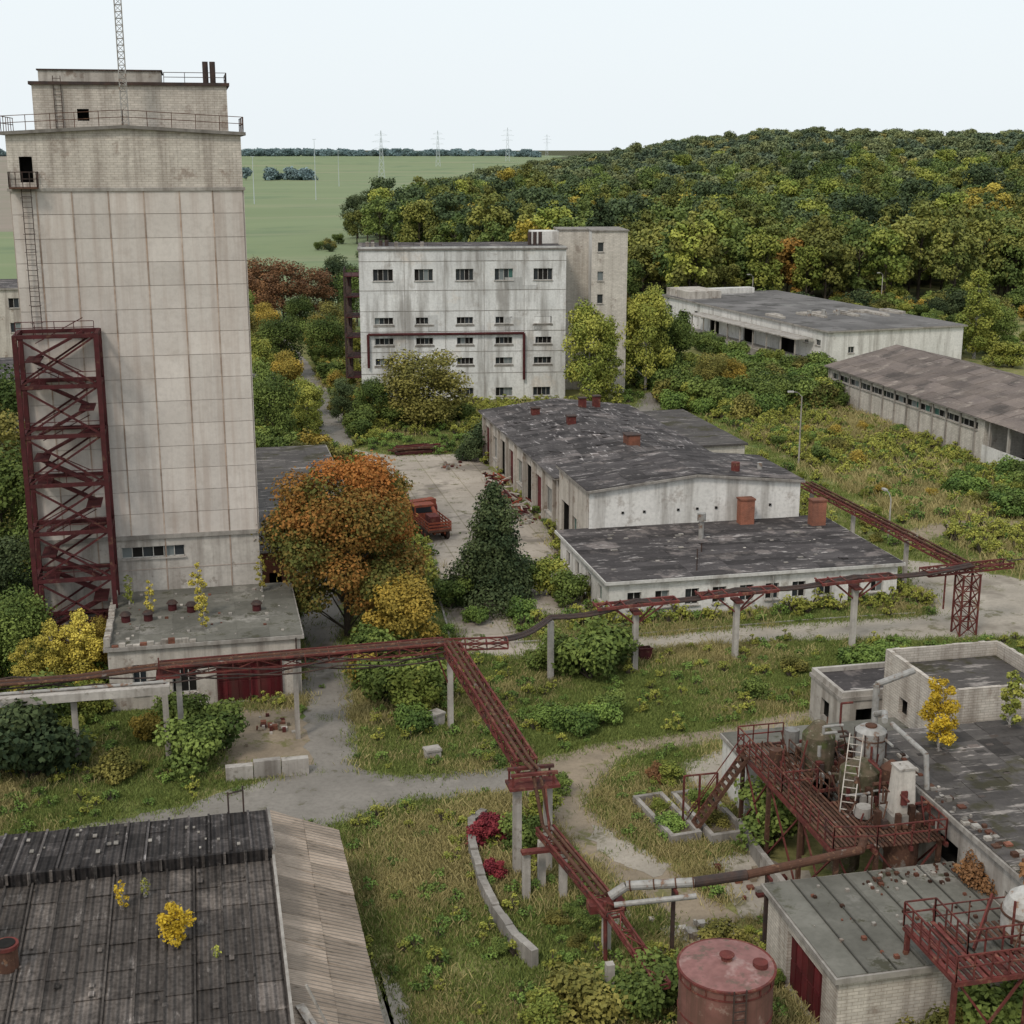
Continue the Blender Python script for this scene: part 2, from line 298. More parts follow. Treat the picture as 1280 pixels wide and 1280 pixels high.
def building(name,x0,x1,y0,y1,z,wm,rm,ops={},roof='flat',oh=.35,par=0,rise=1.2,nu=10,nv=6,loc=None,rz=0,edge=None,foot=True,jit=.03,tv=.2,z0=0,ends=None):
    e=empty(name,loc or (0,0,0),rz)
    if foot and not loc: FOOT.append([(x0,y0),(x1,y0),(x1,y1),(x0,y1)])
    b=B()
    wall(b,x0,y0,1,0,x1-x0,z0,z,ops.get('f',[]),wm); wall(b,x0,y1,0,-1,y1-y0,z0,z,ops.get('l',[]),wm)
    wall(b,x1,y0,0,1,y1-y0,z0,z,ops.get('r',[]),wm); wall(b,x1,y1,-1,0,x1-x0,z0,z,ops.get('b',[]),wm)
    em=edge or m_conc
    if roof=='gable':
        xm=(x0+x1)/2
        b.face([(x0,y0,z),(x1,y0,z),(xm,y0,z+rise)],wm); b.face([(x1,y1,z),(x0,y1,z),(xm,y1,z+rise)],wm)
    b.obj('walls',e); r=B()
    if roof=='flat':
        r.box(x0-oh,x1+oh,y0-oh,y1+oh,z+.003,z+.25,em,.8)
        sheets(r,(x0-oh+.1,y0-oh+.1,z+.25),(x1+oh-.1,y0-oh+.1,z+.25),(x1+oh-.1,y1+oh-.1,z+.25),(x0-oh+.1,y1+oh-.1,z+.25),nu,nv,rm,jit,.03,.002,tv,off=.033)
        if par:
            for q in ((x0,x1,y0,y0+.25),(x0,x1,y1-.25,y1),(x0,x0+.25,y0+.25,y1-.25),(x1-.25,x1,y0+.25,y1-.25)): r.box(*q,z+.2,z+.25+par,wm)
    elif roof=='gable':
        s=rise/((x1-x0)/2)*oh
        for xa,xb,za,zb in ((x0-oh,xm,z-s,z+rise),(x1+oh,xm,z-s,z+rise)):
            r.hexa([(xa,y0-oh,za),(xb,y0-oh,zb),(xb,y1+oh,zb),(xa,y1+oh,za),(xa,y0-oh,za+.1),(xb,y0-oh,zb+.1),(xb,y1+oh,zb+.1),(xa,y1+oh,za+.1)],em,.6)
            sheets(r,(xa,y0-oh,za+.1),(xb,y0-oh,zb+.1),(xb,y1+oh,zb+.1),(xa,y1+oh,za+.1),nu,nv,rm,jit,.04,.002,tv)
    r.obj('roof',e); return e
# ------------------------------------------------------------------ noise + terrain
def nz(x,y,s=1.0,k=0):
    x=np.asarray(x,float)*s;y=np.asarray(y,float)*s
    return (np.sin(x*1.3+y*.7+k)+np.sin(-x*.6+y*1.9+2.1*k+1)+np.sin(x*2.7-y*1.1+k*.7+2)*.7+np.sin(x*.9+y*3.1+3+k)*.6)/3.3
def ss(a,b,x): t=np.clip((x-a)/(b-a),0,1); return t*t*(3-2*t)
def xb(y): return np.interp(y,[300,320,560,1463,2600,4000],[100,98,62,345,640,1050])
def H(x,y):
    x=np.asarray(x,float);y=np.asarray(y,float); dd=np.hypot(x,y)
    h=34*ss(340,1200,dd)*ss(-90,260,x-xb(y))
    h=h*(1+.10*nz(x,y,.007))
    h+=24*ss(2000,3200,dd)*(1-ss(-130,200,x-xb(y)))
    return h
xs=np.unique(np.concatenate([np.linspace(-6000,-600,12),np.linspace(-600,1500,85),np.linspace(1500,8000,14)]))
ys=np.unique(np.concatenate([np.linspace(-600,250,8),np.linspace(250,1700,60),np.linspace(1700,4000,24),np.linspace(4000,14000,10)]))
gx,gy=np.meshgrid(xs,ys); gz=H(gx,gy)
V=np.stack([gx,gy,gz],-1).reshape(-1,3); nxn=len(xs)
F=[];I=[]
for j in range(len(ys)-1):
    for i in range(nxn-1):
        F.append((j*nxn+i,j*nxn+i+1,(j+1)*nxn+i+1,(j+1)*nxn+i)); cx=(xs[i]+xs[i+1])/2; cyy=(ys[j]+ys[j+1])/2
        k=0
        if cyy>310:
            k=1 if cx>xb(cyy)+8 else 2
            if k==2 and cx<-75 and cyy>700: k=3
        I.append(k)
me=bpy.data.meshes.new('ground'); me.from_pydata(V.tolist(),[],F)
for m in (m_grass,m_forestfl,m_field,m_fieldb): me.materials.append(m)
me.polygons.foreach_set('material_index',I); at=me.attributes.new('tint','FLOAT','FACE'); at.data.foreach_set('value',[1.0]*len(F))
SC.collection.objects.link(bpy.data.objects.new('ground',me))

PAVE=[]
def ragged(poly,step=1.2,jit=.3):
    out=[]
    for (a,b),(c,dd) in zip(poly,poly[1:]+poly[:1]):
        n=max(1,int(math.hypot(c-a,dd-b)/step))
        for i in range(n):
            t=i/n; out.append((a+(c-a)*t+random.uniform(-jit,jit),b+(dd-b)*t+random.uniform(-jit,jit)))
    return out
def sheet(name,poly,z,m,jit=.3,step=1.2,ex=True):
    if ex: PAVE.append(poly)
    b=B(); b.face([(x,y,z) for x,y in ragged(poly,step,jit)],m); return b.obj(name)
sheet('asphalt_road',[(-20,72),(-2.7,75.8),(4.5,79.5),(5.6,90),(6.5,105),(7,125),(10.5,125),(10,104),(9,90),(8.1,79),(10.5,77.2),(17,77),(17,73.2),(10.3,73.6),(6,71.5),(2,70.2),(-4,70.5),(-20,67)],.004,m_asph,.25,.6)
sheet('dirt_path',[(17,77),(22.7,79.4),(31,80),(37,81.6),(44,83),(44,81.3),(37,79.3),(31,77.8),(24,76.6),(20,71),(22,64),(24,58),(22,55),(19,62),(17.2,70),(17,73)],.008,m_dirt,.35,.7)
sheet('concrete_road',[(22,98.2),(30,98),(45,98.4),(56.5,98),(60.7,113),(64,111),(68.6,105),(80,99),(92,88),(92,80),(75,86),(60,91),(43,94.5),(24,94.9)],.012,m_concroad,.22,.6)
sheet('courtyard_paving',[(17,174),(22,168),(32.4,167),(32.4,128),(30.5,118),(29.8,106),(27,103.5),(23.5,107),(23,98.3),(22,94.8),(17,98),(18,104),(19.5,122),(20.5,150)],.016,m_slabs,.35,.8)
sheet('back_road',[(14.6,176),(19,174),(19.4,200),(18.5,250),(16,300),(13,300),(14.6,250),(15.4,200)],.004,m_asph,.2)
sheet('back_driveway',[(57,180),(64,190),(70,205),(67,206),(60,192),(54,183)],.006,m_asph,.2)
sheet('bare_soil',[(-.5,80),(5.2,80),(5.4,89.5),(0,90)],.020,m_dirt,.3,.6)
for i,pl in enumerate([[(23.8,57.5),(28,56.5),(29,61),(27,64),(24.5,63.5)],[(19.6,69),(21.5,66),(22.6,63),(21.2,62.5),(19,66)],[(20,58),(23.4,57),(24,55),(21,54.6)],[(5.8,46),(7.6,48),(7.4,55),(6.2,58),(5.5,50)],[(17.5,62),(19,60),(18.6,57),(17.6,58)],[(26,71.2),(30,71.8),(36,74),(36,80),(31,77.3),(27,75)]]): sheet('bare_concrete_patch',pl,.022,m_concroad,.35,.5)
m_worn=M('worn_grass',(.20,.215,.07),(.27,.24,.11),.3,bump=.5,bs=4,c3=(.13,.165,.045),t3=.55,s3=.5)
sheet('worn_track',[(60,116),(66,116),(70,126),(68,150),(66,175),(60,178),(63,150),(64,128)],.004,m_worn,.4,ex=False)
sheet('worn_track',[(64,118),(66.5,118),(73,122),(88,118),(88,120.5),(73,125),(66,122)],.008,m_dirt,.3)

# ------------------------------------------------------------------ TOWER
T=empty('concrete_silo_tower'); x0,x1,y0,y1,zt=-11.9,3.6,103,117,37.0
FOOT.append([(x0,y0-4),(x1,y0-4),(x1,y1),(x0,y1)])
b=B(); zb=8.8; zp=33.4
wall(b,x0,y0,1,0,x1-x0,0,zb,[(5.6,10.1,7.1,7.95,'w',6),(1.5,3.2,1.0,2.6,'w',2)],m_conc,t=1.15); 
b.face([(x0,y0,zb),(x1,y0,zb),(x1,y0,zp),(x0,y0,zp)],m_seam)
wall(b,x0,y0,1,0,x1-x0,zp,zt,[(.75,1.6,33.9,35.6,'o')],m_whitebrick)
wall(b,x0,y1,0,-1,y1-y0,0,zt,[],m_conc); wall(b,x1,y0,0,1,y1-y0,0,zt,[],m_conc); wall(b,x1,y1,-1,0,x1-x0,0,zt,[],m_conc)
xm=-4.2
b.face([(x0,y0,zt),(x1,y0,zt),(xm,y0,zt+.45)],m_whitebrick)
b.obj('walls',T)
b=B(); cols=[x0+.02,x0+1.7,x0+4.0,x0+6.4,x0+8.75,x0+11.15,x0+13.4,x1-.02]; rows=15; rh=(zp-zb)/rows
for i in range(7):
    cv=random.uniform(.97,1.02)
    for j in range(rows):
        a,c=cols[i]+.035,cols[i+1]-.035; e,f=zb+rh*j+.018,zb+rh*(j+1)-.018
        jt=random.uniform(0,.015); b.box(a,c,y0-.05-jt,y0-.001,e,f,m_panel,random.uniform(.90,1.07)*cv*(1.04 if j<9 else .96))
for i in range(1,7): 
    for j in range(rows): b.box(cols[i]-.05,cols[i]+.05,y0-.085,y0-.002,zb+rh*j,zb+rh*(j+1)-.01,m_seamv,random.uniform(.75,1.35))
for j in range(int(14/1.75)):   # side panels
    for k in range(rows):
        b.box(x1+.001,x1+.06,y0+j*1.75+.04,y0+(j+1)*1.75-.04,zb+rh*k+.03,zb+rh*(k+1)-.03,m_panel,random.uniform(.9,1.05))
b.obj('facade_panels',T)
b=B()
b.box(x0-.15,x1+.15,y0-.16,y0-.0,zp-.1,zp+.12,m_conc,.8); b.box(x0-.1,x1+.1,y0-.2,y0-.001,zb-.25,zb+.05,m_conc,.75)
for x in (x0+4,x0+8.75,x0+13.4): b.box(x-.05,x+.05,y0-.04,y0-.002,.1,zb-.3,m_seamv)
for z in (3.2,6.2): b.box(x0,x1,y0-.03,y0-.003,z,z+.06,m_seam)
for a,c,za,zc in ((x0-.35,xm,zt,zt+.45),(xm,x1+.35,zt+.45,zt)):
    b.hexa([(a,y0-.35,za),(c,y0-.35,zc),(c,y1+.3,zc),(a,y1+.3,za),(a,y0-.35,za+.22),(c,y0-.35,zc+.22),(c,y1+.3,zc+.22),(a,y1+.3,za+.22)],m_conc,.5)
b.obj('roof_slab',T)
b=B(); wall(b,-10.3,106.5,1,0,13.2,37.2,40.4,[(2.9,3.7,38,38.8,'o')],m_whitebrick); wall(b,-10.3,115.5,0,-1,9,37.2,40.4,[],m_whitebrick); wall(b,2.9,106.5,0,1,9,37.2,40.4,[],m_whitebrick)
wall(b,2.9,115.5,-1,0,13.2,37.2,40.4,[],m_whitebrick)
b.box(-10.5,3.1,106.3,115.7,40.403,40.62,m_darksteel); b.box(-9.9,-1.6,107.5,113,40.65,41.4,m_plaster,.85); b.box(-10,-1.5,107.4,113.1,41.4,41.5,m_darksteel)
b.obj('penthouse',T)
b=B(); railing(b,[(x0-.2,y0-.2,zt+.22),(xm,y0-.2,zt+.65),(x1+.2,y0-.2,zt+.22),(x1+.2,y0+8,zt+.22)],m_rustbr,1.0,1.4,.045)
railing(b,[(-1.4,106.6,40.6),(2.9,106.6,40.6),(2.9,112,40.6)],m_darksteel,.7,1.4,.045)
railing(b,[(x0-.2,y0-.2,zt+.22),(x0-.2,y0+7,zt+.22)],m_rustbr,1,1.4,.045)
for xx in (1.5,2.0): b.cyl((xx,107.5,40.6),(xx,107.5,42.1),.2,.2,m_darksteel)
ladder(b,(-8.6,106.4,37.4),(-8.6,106.4,41),m_darksteel)
b.obj('roof_railing',T)
b=B(); lattice(b,(-4.1,104.3,37.3),(-4.1,104.3,52),.45,.45,34,m_galv,.06,.035); b.obj('antenna_mast',T)
b=B(); b.box(-11.8,-10.0,101.9,103,33.5,33.6,m_rustbr); railing(b,[(-11.8,102.9,33.6),(-11.8,101.9,33.6),(-10.0,101.9,33.6),(-10.0,102.9,33.6)],m_darksteel,1.0,.4,.05)
ladder(b,(-10.8,102.6,23.3),(-10.8,102.6,33.5),m_darksteel,.6)
for z in np.arange(24.5,33,1.2):
    for k in range(6): 
        a0=math.pi+math.pi*k/6;a1=a0+math.pi/6; b.beam((-10.8+.4*math.cos(a0),102.5+.55*math.sin(a0),z),(-10.8+.4*math.cos(a1),102.5+.55*math.sin(a1),z),.03,.03,m_darksteel)
b.obj('ladder_and_balcony',T)
# stair frame
b=B(); fx0,fx1,fy0,fy1=-12.0,-6.75,99.4,102.6; lv=np.linspace(0,23.9,8)
for x in (fx0,fx1):
    for y in (fy0,fy1): b.beam((x,y,0),(x,y,24),.32,.32,m_maroon)
for k,z in enumerate(lv[1:]):
    for y in (fy0,fy1): b.beam((fx0,y,z),(fx1,y,z),.25,.25,m_maroon)
    for x in (fx0,fx1): b.beam((x,fy0,z),(x,fy1,z),.25,.25,m_maroon)
    zp0=lv[k]
    b.beam((fx0,fy0,zp0),(fx1,fy0,z),.13,.13,m_maroon); b.beam((fx1,fy0,zp0),(fx0,fy0,z),.13,.13,m_maroon)
    b.beam((fx0,fy1,zp0),(fx1,fy1,z),.13,.13,m_maroon); b.beam((fx0,fy0,zp0),(fx0,fy1,z),.12,.12,m_maroon); b.beam((fx1,fy0,z),(fx1,fy1,zp0),.12,.12,m_maroon)
    xa,xc=(fx0+1,fx1-1) if k%2 else (fx1-1,fx0+1); zm=(zp0+z)/2
    b.beam((xa,fy0+.7,zp0),(xc,fy0+.7,zm),.7,.16,m_maroon); b.beam((xc,fy1-.7,zm),(xa,fy1-.7,z),.7,.16,m_maroon)
    b.beam((xa,fy0+.35,zp0+.9),(xc,fy0+.35,zm+.9),.06,.06,m_maroon); b.beam((xc,fy1-.3,zm+.9),(xa,fy1-.3,z+.9),.06,.06,m_maroon)
    b.box(xc-.5,xc+.5,fy0+.2,fy1-.2,zm-.05,zm+.03,m_maroon); b.box(xa-.5,xa+.5,fy0+.2,fy1-.2,z-.2,z-.12,m_maroon)
    railing(b,[(fx0+.1,fy0-.05,z+.1),(fx1-.1,fy0-.05,z+.1)],m_maroon,.9,1.2,.045)
b.obj('steel_stair_frame',T)

# ------------------------------------------------------------------ ANNEX
A=building('flat_roof_annex',-6.9,5.6,91,102.9,4.3,m_plaster,m_greyroof,{'f':[(1.5,2.4,1.2,3.2,'w',2),(4,5.6,1.0,3.1,'w',3),(6.9,11.2,.05,3.0,'dr',6)],'r':[(3,4.2,1.4,2.6,'w',2)]},nu=6,nv=6,oh=.25,jit=.02)
b=B()
for x,y in ((-5.9,96),(-4.4,96),(-2.8,98),(-1.5,97.3),(3.0,96.6)):
    b.cyl((x,y,4.5),(x,y,5.1),.3,.3,m_maroon); b.cyl((x,y,5.1),(x,y,5.3),.42,.25,m_darksteel)
b.obj('roof_vents',A)
b=B()
for i in range(26): 
    x=-7.0; y=91+i*.46; h=random.uniform(.15,.6); b.box(x-.1,x+.3,y,y+.44,4.56,4.56+h,m_plaster,random.uniform(.7,1))
for i in range(12):
    x=-6.6+i*.45; b.box(x,x+.42,90.85,91.15,4.56,4.56+random.uniform(.05,.35),m_redbrick if i%4==0 else m_plaster,random.uniform(.6,1))
for k in range(60):
    x=random.uniform(-6.5,5.2);y=random.uniform(91.5,102.5);s=random.uniform(.05,.25); b.box(x,x+s,y,y+s,4.55,4.6+s*.4,random.choice([m_plaster,m_conc,m_redbrick]),random.uniform(.4,1))
b.obj('broken_parapet',A)
b=B(); b.box(-.25,4.5,90.7,90.99,3.05,3.25,m_maroon); b.beam((5.3,90.8,0),(5.3,90.8,4.4),.1,.1,m_darksteel)
for x in (.05,2.15,4.25): b.beam((x,90.9,0.05),(x,90.9,3.05),.12,.12,m_maroon)
b.obj('door_lintel',A)

# ------------------------------------------------------------------ WHITE BUILDING
We=empty('white_five_storey_building',(23.2,207,0),R(-7.5)); FOOT.append([(21,203),(55,198),(64,206),(64,222),(23,222)])
cs=[(2.0,4.9),(8.0,10.7),(14.0,16.6),(19.7,22.4),(25.4,28.2)]; ops=[]
for a,c in cs:
    ops.append((a,c,17.6,19.3,'w',4))
    for z in (11.3,8.3,5.3): ops.append((a+.1,c-.1,z,z+1.0,'w',4))
ops+= [(14.1,16.5,.5,1.8,'w',4),(19.8,22.3,.5,1.8,'w',4),(25.4,28,.5,1.8,'w',4),(2.1,4.8,.6,1.8,'w',4)]
b=B(); wall(b,0,0,1,0,30.2,0,22.0,ops,m_facade,.35); wall(b,0,14,0,-1,14,0,22.0,[(5,6.2,z,z+2.1,'o') for z in (4,7.5,11,14.5)]+[(10,11.5,z,z+1.2,'w',2) for z in (5,8.5,12,17.8)],m_facade,.3,t=.85)
wall(b,30.2,0,0,1,14,0,22.0,[],m_facade); wall(b,30.2,14,-1,0,30.2,0,22.0,[],m_facade); b.obj('walls',We)
b=B(); b.box(-.2,30.4,-.2,14.2,22.003,22.25,m_conc,.5); b.box(.4,29.8,.4,13.6,22.25,22.3,m_felt)
b.box(0,30.2,0,.25,22.25,22.5,m_facade,.8)
for x in (2,3.2,4.1,25.4,26.2,27): b.cyl((x,6,22.3),(x,6,24.2 if x>20 else 23.1),.28,.28,m_darksteel)
for x in (1,1.8,5.2,9): b.box(x,x+.5,3,3.8,22.3,23.0,m_plaster,.7)
railing(b,[(0,.3,22.5),(12,.3,22.5)],m_darksteel,.5,2,.05)
b.obj('roof',We)
b=B(); # panel joints, sills and patches
for z in (20.4,16.2,13.2,10.2,7.2,4.0): b.box(0,30.2,-.035,-.002,z,z+.07,m_conc,.7)
for x in (6.5,12.4,18.1,24): b.box(x,x+.06,-.033,-.002,0,21.9,m_conc,.85)
for k in range(16):
    x=random.uniform(0,28);z=random.choice([20.5,16.3,13.3,10.3,7.3]); b.box(x,x+random.uniform(.8,3),-.03,-.004,z,z+random.uniform(.5,2.4),m_facade,random.choice([.8,.88,1.08]))
for (a,c) in cs:
    for z in (11.3,8.3,5.3): b.box(a-.1,c+.1,-.06,-.003,z-.35,z-.12,m_conc,random.uniform(.6,.9))
b.obj('panel_seams',We)
b=B(); b.pipe([(1.1,-.4,5),(1.1,-.4,9.9),(24,-.4,9.9),(24,-.4,3)],.2,m_maroon)
for x in np.arange(3,24,3): b.beam((x,-.4,9.9),(x,0,9.9),.1,.1,m_maroon)
b.obj('facade_pipe',We)
b=B()
for k in range(6):
    z=3+3.0*k
    b.box(-2.3,-.05,3,9,z,z+.12,m_maroon); railing(b,[(-.1,3,z+.1),(-2.3,3,z+.1),(-2.3,9,z+.1)],m_darksteel,1.0,1.0,.07)
    if k<5: b.beam((-1.7,3.5,z),(-1.7,8.5,z+3),.8,.15,m_darksteel); b.beam((-1.7,8.5,z),(-1.7,3.5,z+3),.12,.12,m_maroon)
for y in (3,9): b.beam((-2.3,y,0),(-2.3,y,19),.2,.2,m_darksteel)
b.obj('fire_escape',We)
b=B(); wall(b,30,8,1,0,5.2,0,24.3,[],m_beige); wall(b,30,12,0,-1,4,22.3,24.3,[],m_white)
wall(b,34.6,4.5,1,0,5.4,0,24.3,[(.9,1.8,z,z+1.4,'w',1) for z in (21.3,17.0,13.6,6)],m_beige); wall(b,34.6,14,0,-1,9.5,0,24.3,[],m_white,t=.9); wall(b,40,4.5,0,1,9.5,0,24.3,[],m_beige); wall(b,40,14,-1,0,10,0,24.3,[],m_beige)
b.box(29.9,34.59,7.8,14.2,24.303,24.5,m_conc,.6); b.box(34.5,40.2,4.3,14.2,24.303,24.5,m_conc,.6)
b.box(26,29.99,9,13.5,22.3,24.1,m_white,.9); b.obj('stair_block',We)

# ------------------------------------------------------------------ WORKSHOPS A,B,C
ops=[(1.5,4.6,.1,4.2,'dr',4),(6,8.6,1.2,3.8,'w',4),(10,13.2,.1,4.2,'o'),(14.6,17.4,.1,4.0,'dr',4),(18.8,21.4,1.2,3.8,'w',4),(22.8,26,.1,4.2,'o'),(27.4,30.4,.1,4,'dr',4),(31.6,34.2,1.2,3.8,'w',4)]
WA=building('long_workshop',33,51,128.4,165,5.5,m_plaster,m_slateA,{'l':ops},'gable',.5,rise=1.1,nu=6,nv=26,jit=.07,tv=.4)
b=B()
for y in np.arange(129.5,165,4.3): b.box(32.7,32.999,y-.22,y+.22,0,5.2,m_plaster,.9)
wall(b,51.02,141,1,0,6,0,5.2,[],m_beige); wall(b,57,141,0,1,21,0,5.2,[],m_beige); b.box(51.2,57.3,140.7,162,5.2,5.4,m_felt2)
b.obj('side_bay',WA)
b=B()
for x,y,zz,s in ((43,137,6.8,.7),(40,150,6.5,.45),(46,161,6.7,.4),(37.8,158,6.1,.45),(44,160,6.7,.4)):
    b.box(x-s,x+s,y-s,y+s,zz-1,zz+.9,m_redbrick if s>.6 else m_rust,.9); b.box(x-s-.1,x+s+.1,y-s-.1,y+s+.1,zz+.9,zz+1,m_darksteel)
for k in range(60): # loose slates
    x=random.uniform(34,50);y=random.uniform(130,164); z=5.5+1.1*(1-abs(x-42)/9)+.2; b.box(x-.4,x+.4,y-.3,y+.3,z,z+.04,m_slateA,random.uniform(.5,2.4))
b.obj('roof_vents',WA)
WB=empty('white_gable_workshop'); FOOT.append([(33,117),(53,117),(53,128),(33,128)])
b=B(); wall(b,33,117.3,1,0,20,0,6.7,[],m_white); wall(b,33,128,0,-1,10.7,0,6.7,[(1,3.8,.1,3.8,'o'),(5,6.6,1.4,3.2,'w',2),(8,9.4,.1,2.6,'d',2)],m_plaster); wall(b,53,117.3,0,1,10.7,0,6.7,[(1,1.6,4,4.8,'w',1)],m_white); wall(b,53,128,-1,0,20,0,6.7,[],m_plaster)
b.face([(33,117.3,6.7),(53,117.3,6.7),(43,117.3,7.7)],m_white); b.face([(53,128,6.7),(33,128,6.7),(43,128,7.7)],m_white); b.obj('walls',WB)
b=B()
for x in (36,38,41.2,43,44.8,48.3,50): b.box(x,x+.22,117.2,117.299,4.6,4.8,m_dark)
for xa,xc,za,zc in ((32.7,43,6.67,7.7),(53.3,43,6.67,7.7)):
    b.hexa([(xa,116.9,za),(xc,116.9,zc),(xc,128.2,zc),(xa,128.2,za),(xa,116.9,za+.2),(xc,116.9,zc+.2),(xc,128.2,zc+.2),(xa,128.2,za+.2)],m_conc,.7)
    sheets(b,(xa,117.1,za+.2),(xc,117.1,zc+.2),(xc,128.1,zc+.2),(xa,128.1,za+.2),5,10,m_felt,.04,.03,.002,.35)
b.cyl((47.5,119.5,7),(47.5,119.5,8.3),.4,.4,m_rust); b.cyl((50.5,121,7),(50.5,121,7.8),.25,.25,m_galv)
b.obj('roof',WB)
wx=[1.5,3.8,6.3,8.6,10.9,13.1,15.4,17.7]; ops=[(x,x+1.15,.9,2.25,'w',2) for x in wx]+[(20.3,21.4,.1,2.3,'d',1),(22.3,23.4,.9,2.25,'w',2)]
WC=building('low_flat_roof_workshop',30.4,55,101.9,117.2,3.1,m_white,m_felt,{'f':ops,'l':[(2,3.2,.9,2.2,'w',2),(5,6.2,.9,2.2,'w',2),(9,10,.1,2.3,'o'),(12,13.2,.9,2.2,'w',2)],'r':[(3,4.2,.9,2.2,'w',2)]},oh=.45,nu=7,nv=14,jit=.04,tv=.35,edge=m_white)
b=B()
for x,y in ((47.3,116.1),(53.4,114.3)):
    b.box(x-.65,x+.65,y-.5,y+.5,3.3,5.6,m_redbrick,1.25); b.box(x-.72,x+.72,y-.57,y+.57,5.6,5.75,m_redbrick,.8)
b.obj('chimneys',WC)
b=B(); b.cyl((41.6,112,3.3),(41.6,112,5.0),.22,.22,m_galv); b.cyl((41.6,112,5.0),(41.6,112,5.7),.38,.38,m_galv); b.cyl((40.2,108,3.3),(40.2,108,4.2),.06,.06,m_darksteel); b.cyl((38.0,103,3.3),(38.0,103,5.2),.05,.05,m_darksteel)
b.cyl((44,101.6,0),(44,101.6,3),.05,.05,m_galv)
for k in range(40): x=random.uniform(30.8,54.5);y=random.uniform(102,116.5);s=random.uniform(.1,.35); b.box(x,x+s*1.5,y,y+s,3.38,3.4+s*.3,random.choice([m_felt,m_plaster,m_conc]),random.uniform(.5,1.2))
b.obj('roof_vent_pipe',WC)

# ------------------------------------------------------------------ right sheds
S=building('long_storage_shed',90.4,112,149,192,5.3,m_beige,m_slateR,{'l':[(1,41.5,3.6,4.5,'w',34)]},'gable',.6,rise=2.6,nu=5,nv=22,jit=.07,tv=.22)
b=B()
for y in np.arange(132,149,4): b.beam((90.6,y,0),(90.6,y,5.3),.3,.3,m_conc); b.beam((101,y,0),(101,y,7.9),.3,.3,m_conc)
for xa,xc,za,zc in ((89.8,101.2,5.2,7.9),(112.6,101.2,5.2,7.9)):
    sheets(b,(xa,131,za),(xc,131,zc),(xc,148.4,zc),(xa,148.4,za),5,9,m_slateR,.08,.05,.003,.25,miss=.03)
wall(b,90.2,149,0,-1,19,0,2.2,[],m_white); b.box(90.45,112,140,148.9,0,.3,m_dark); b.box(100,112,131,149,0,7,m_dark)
for y in np.arange(151,192,3.4): b.box(90.2,90.399,y-.1,y+.1,0,5.2,m_conc,.8)
b.obj('open_bay',S); FOOT.append([(89,128),(113,128),(113,150),(89,150)])
FB=building('far_warehouse',0,27,0,66,6.2,m_white,m_whroof,{'l':[(8,12,.5,4,'o'),(22,26,.5,4,'o'),(36,40,.5,4,'o'),(50,55,.5,4,'o')]+[(x,x+1.6,3.6,4.6,'w',2) for x in (3,15,18,30,33,44,47,58,62)],'f':[(4,5.2,2.5,3.6,'w',2)]},loc=(104,222,0),rz=R(6.5),oh=.5,nu=6,nv=14,jit=.03,tv=.3)
FOOT.append([(94,220),(132,220),(128,295),(94,292)])
b=B(); b.box(-4,-.52,4,46,4.6,4.8,m_conc,.9)
for y in np.arange(5,46,5): b.beam((-3.4,y,1.2),(-3.4,y,4.6),.2,.2,m_conc)
b.box(-4,-.01,2,62,0,1.2,m_conc,.9); b.box(0.5,8,55,65.5,6.5,8.0,m_plaster,.9); b.box(9,20,63,65.5,6.5,7.6,m_white,.9)
for x in (8,11,14): b.cyl((x,20,6.5),(x,20,7.6),.4,.4,m_galv)
for k in range(18): x=random.uniform(0,27); b.box(x,x+random.uniform(.3,1),14+random.uniform(0,9),24,6.5,6.9,m_plaster,.8)
b.obj('loading_canopy',FB)
# misc distant buildings
building('utility_building',2.5,9.6,192,200,5.6,m_beige,m_felt,{'f':[(2,3,1,2.4,'w',2)]},nu=3,nv=3)
LB=building('low_brick_building',3.6,13,137,156,3.8,m_plaster,m_felt2,{'f':[(2,3.2,1,2.4,'w',2)]},nu=4,nv=6)
RB=building('ruined_brick_annex',3.65,6.9,113,136.5,4.2,m_redbrick,m_felt2,{'f':[(1,2,1,2.4,'o')],'r':[(4,5.5,.2,2.6,'o'),(12,13.2,1,2.4,'w',2)]},nu=2,nv=7)
building('distant_depot',-42,-16,185,205,8,m_beige,m_felt,{'f':[(x,x+3,2,5,'w',4) for x in (2,7,12,17,22)]},nu=4,nv=4)
building('distant_depot',-50,-17.5,245,262,14,m_plaster,m_felt,{'f':[(x,x+2.4,z,z+1.6,'w',3) for x in (2,8,14,20,26) for z in (3,7,11)]},nu=4,nv=4)
building('distant_house',-42,-30,330,345,6,m_white,m_slateR,{},'gable',rise=3,nu=3,nv=3)

# ------------------------------------------------------------------ foreground left roof
FL=empty('workshop_with_slate_roof'); FOOT.append([(-30,30),(5.6,30),(5.6,65.5),(-30,65.5)])
b=B(); wall(b,-28,62.4,0,-1,30,0,4.7,[],m_plaster); wall(b,1.6,32,0,1,30.4,0,4.7,[(8,10,1,2.5,'w',3),(20,22,.1,2.6,'dr',2)],m_plaster); wall(b,1.6,62.4,-1,0,29.6,0,5.4,[],m_plaster)
b.obj('walls',FL)
b=B()
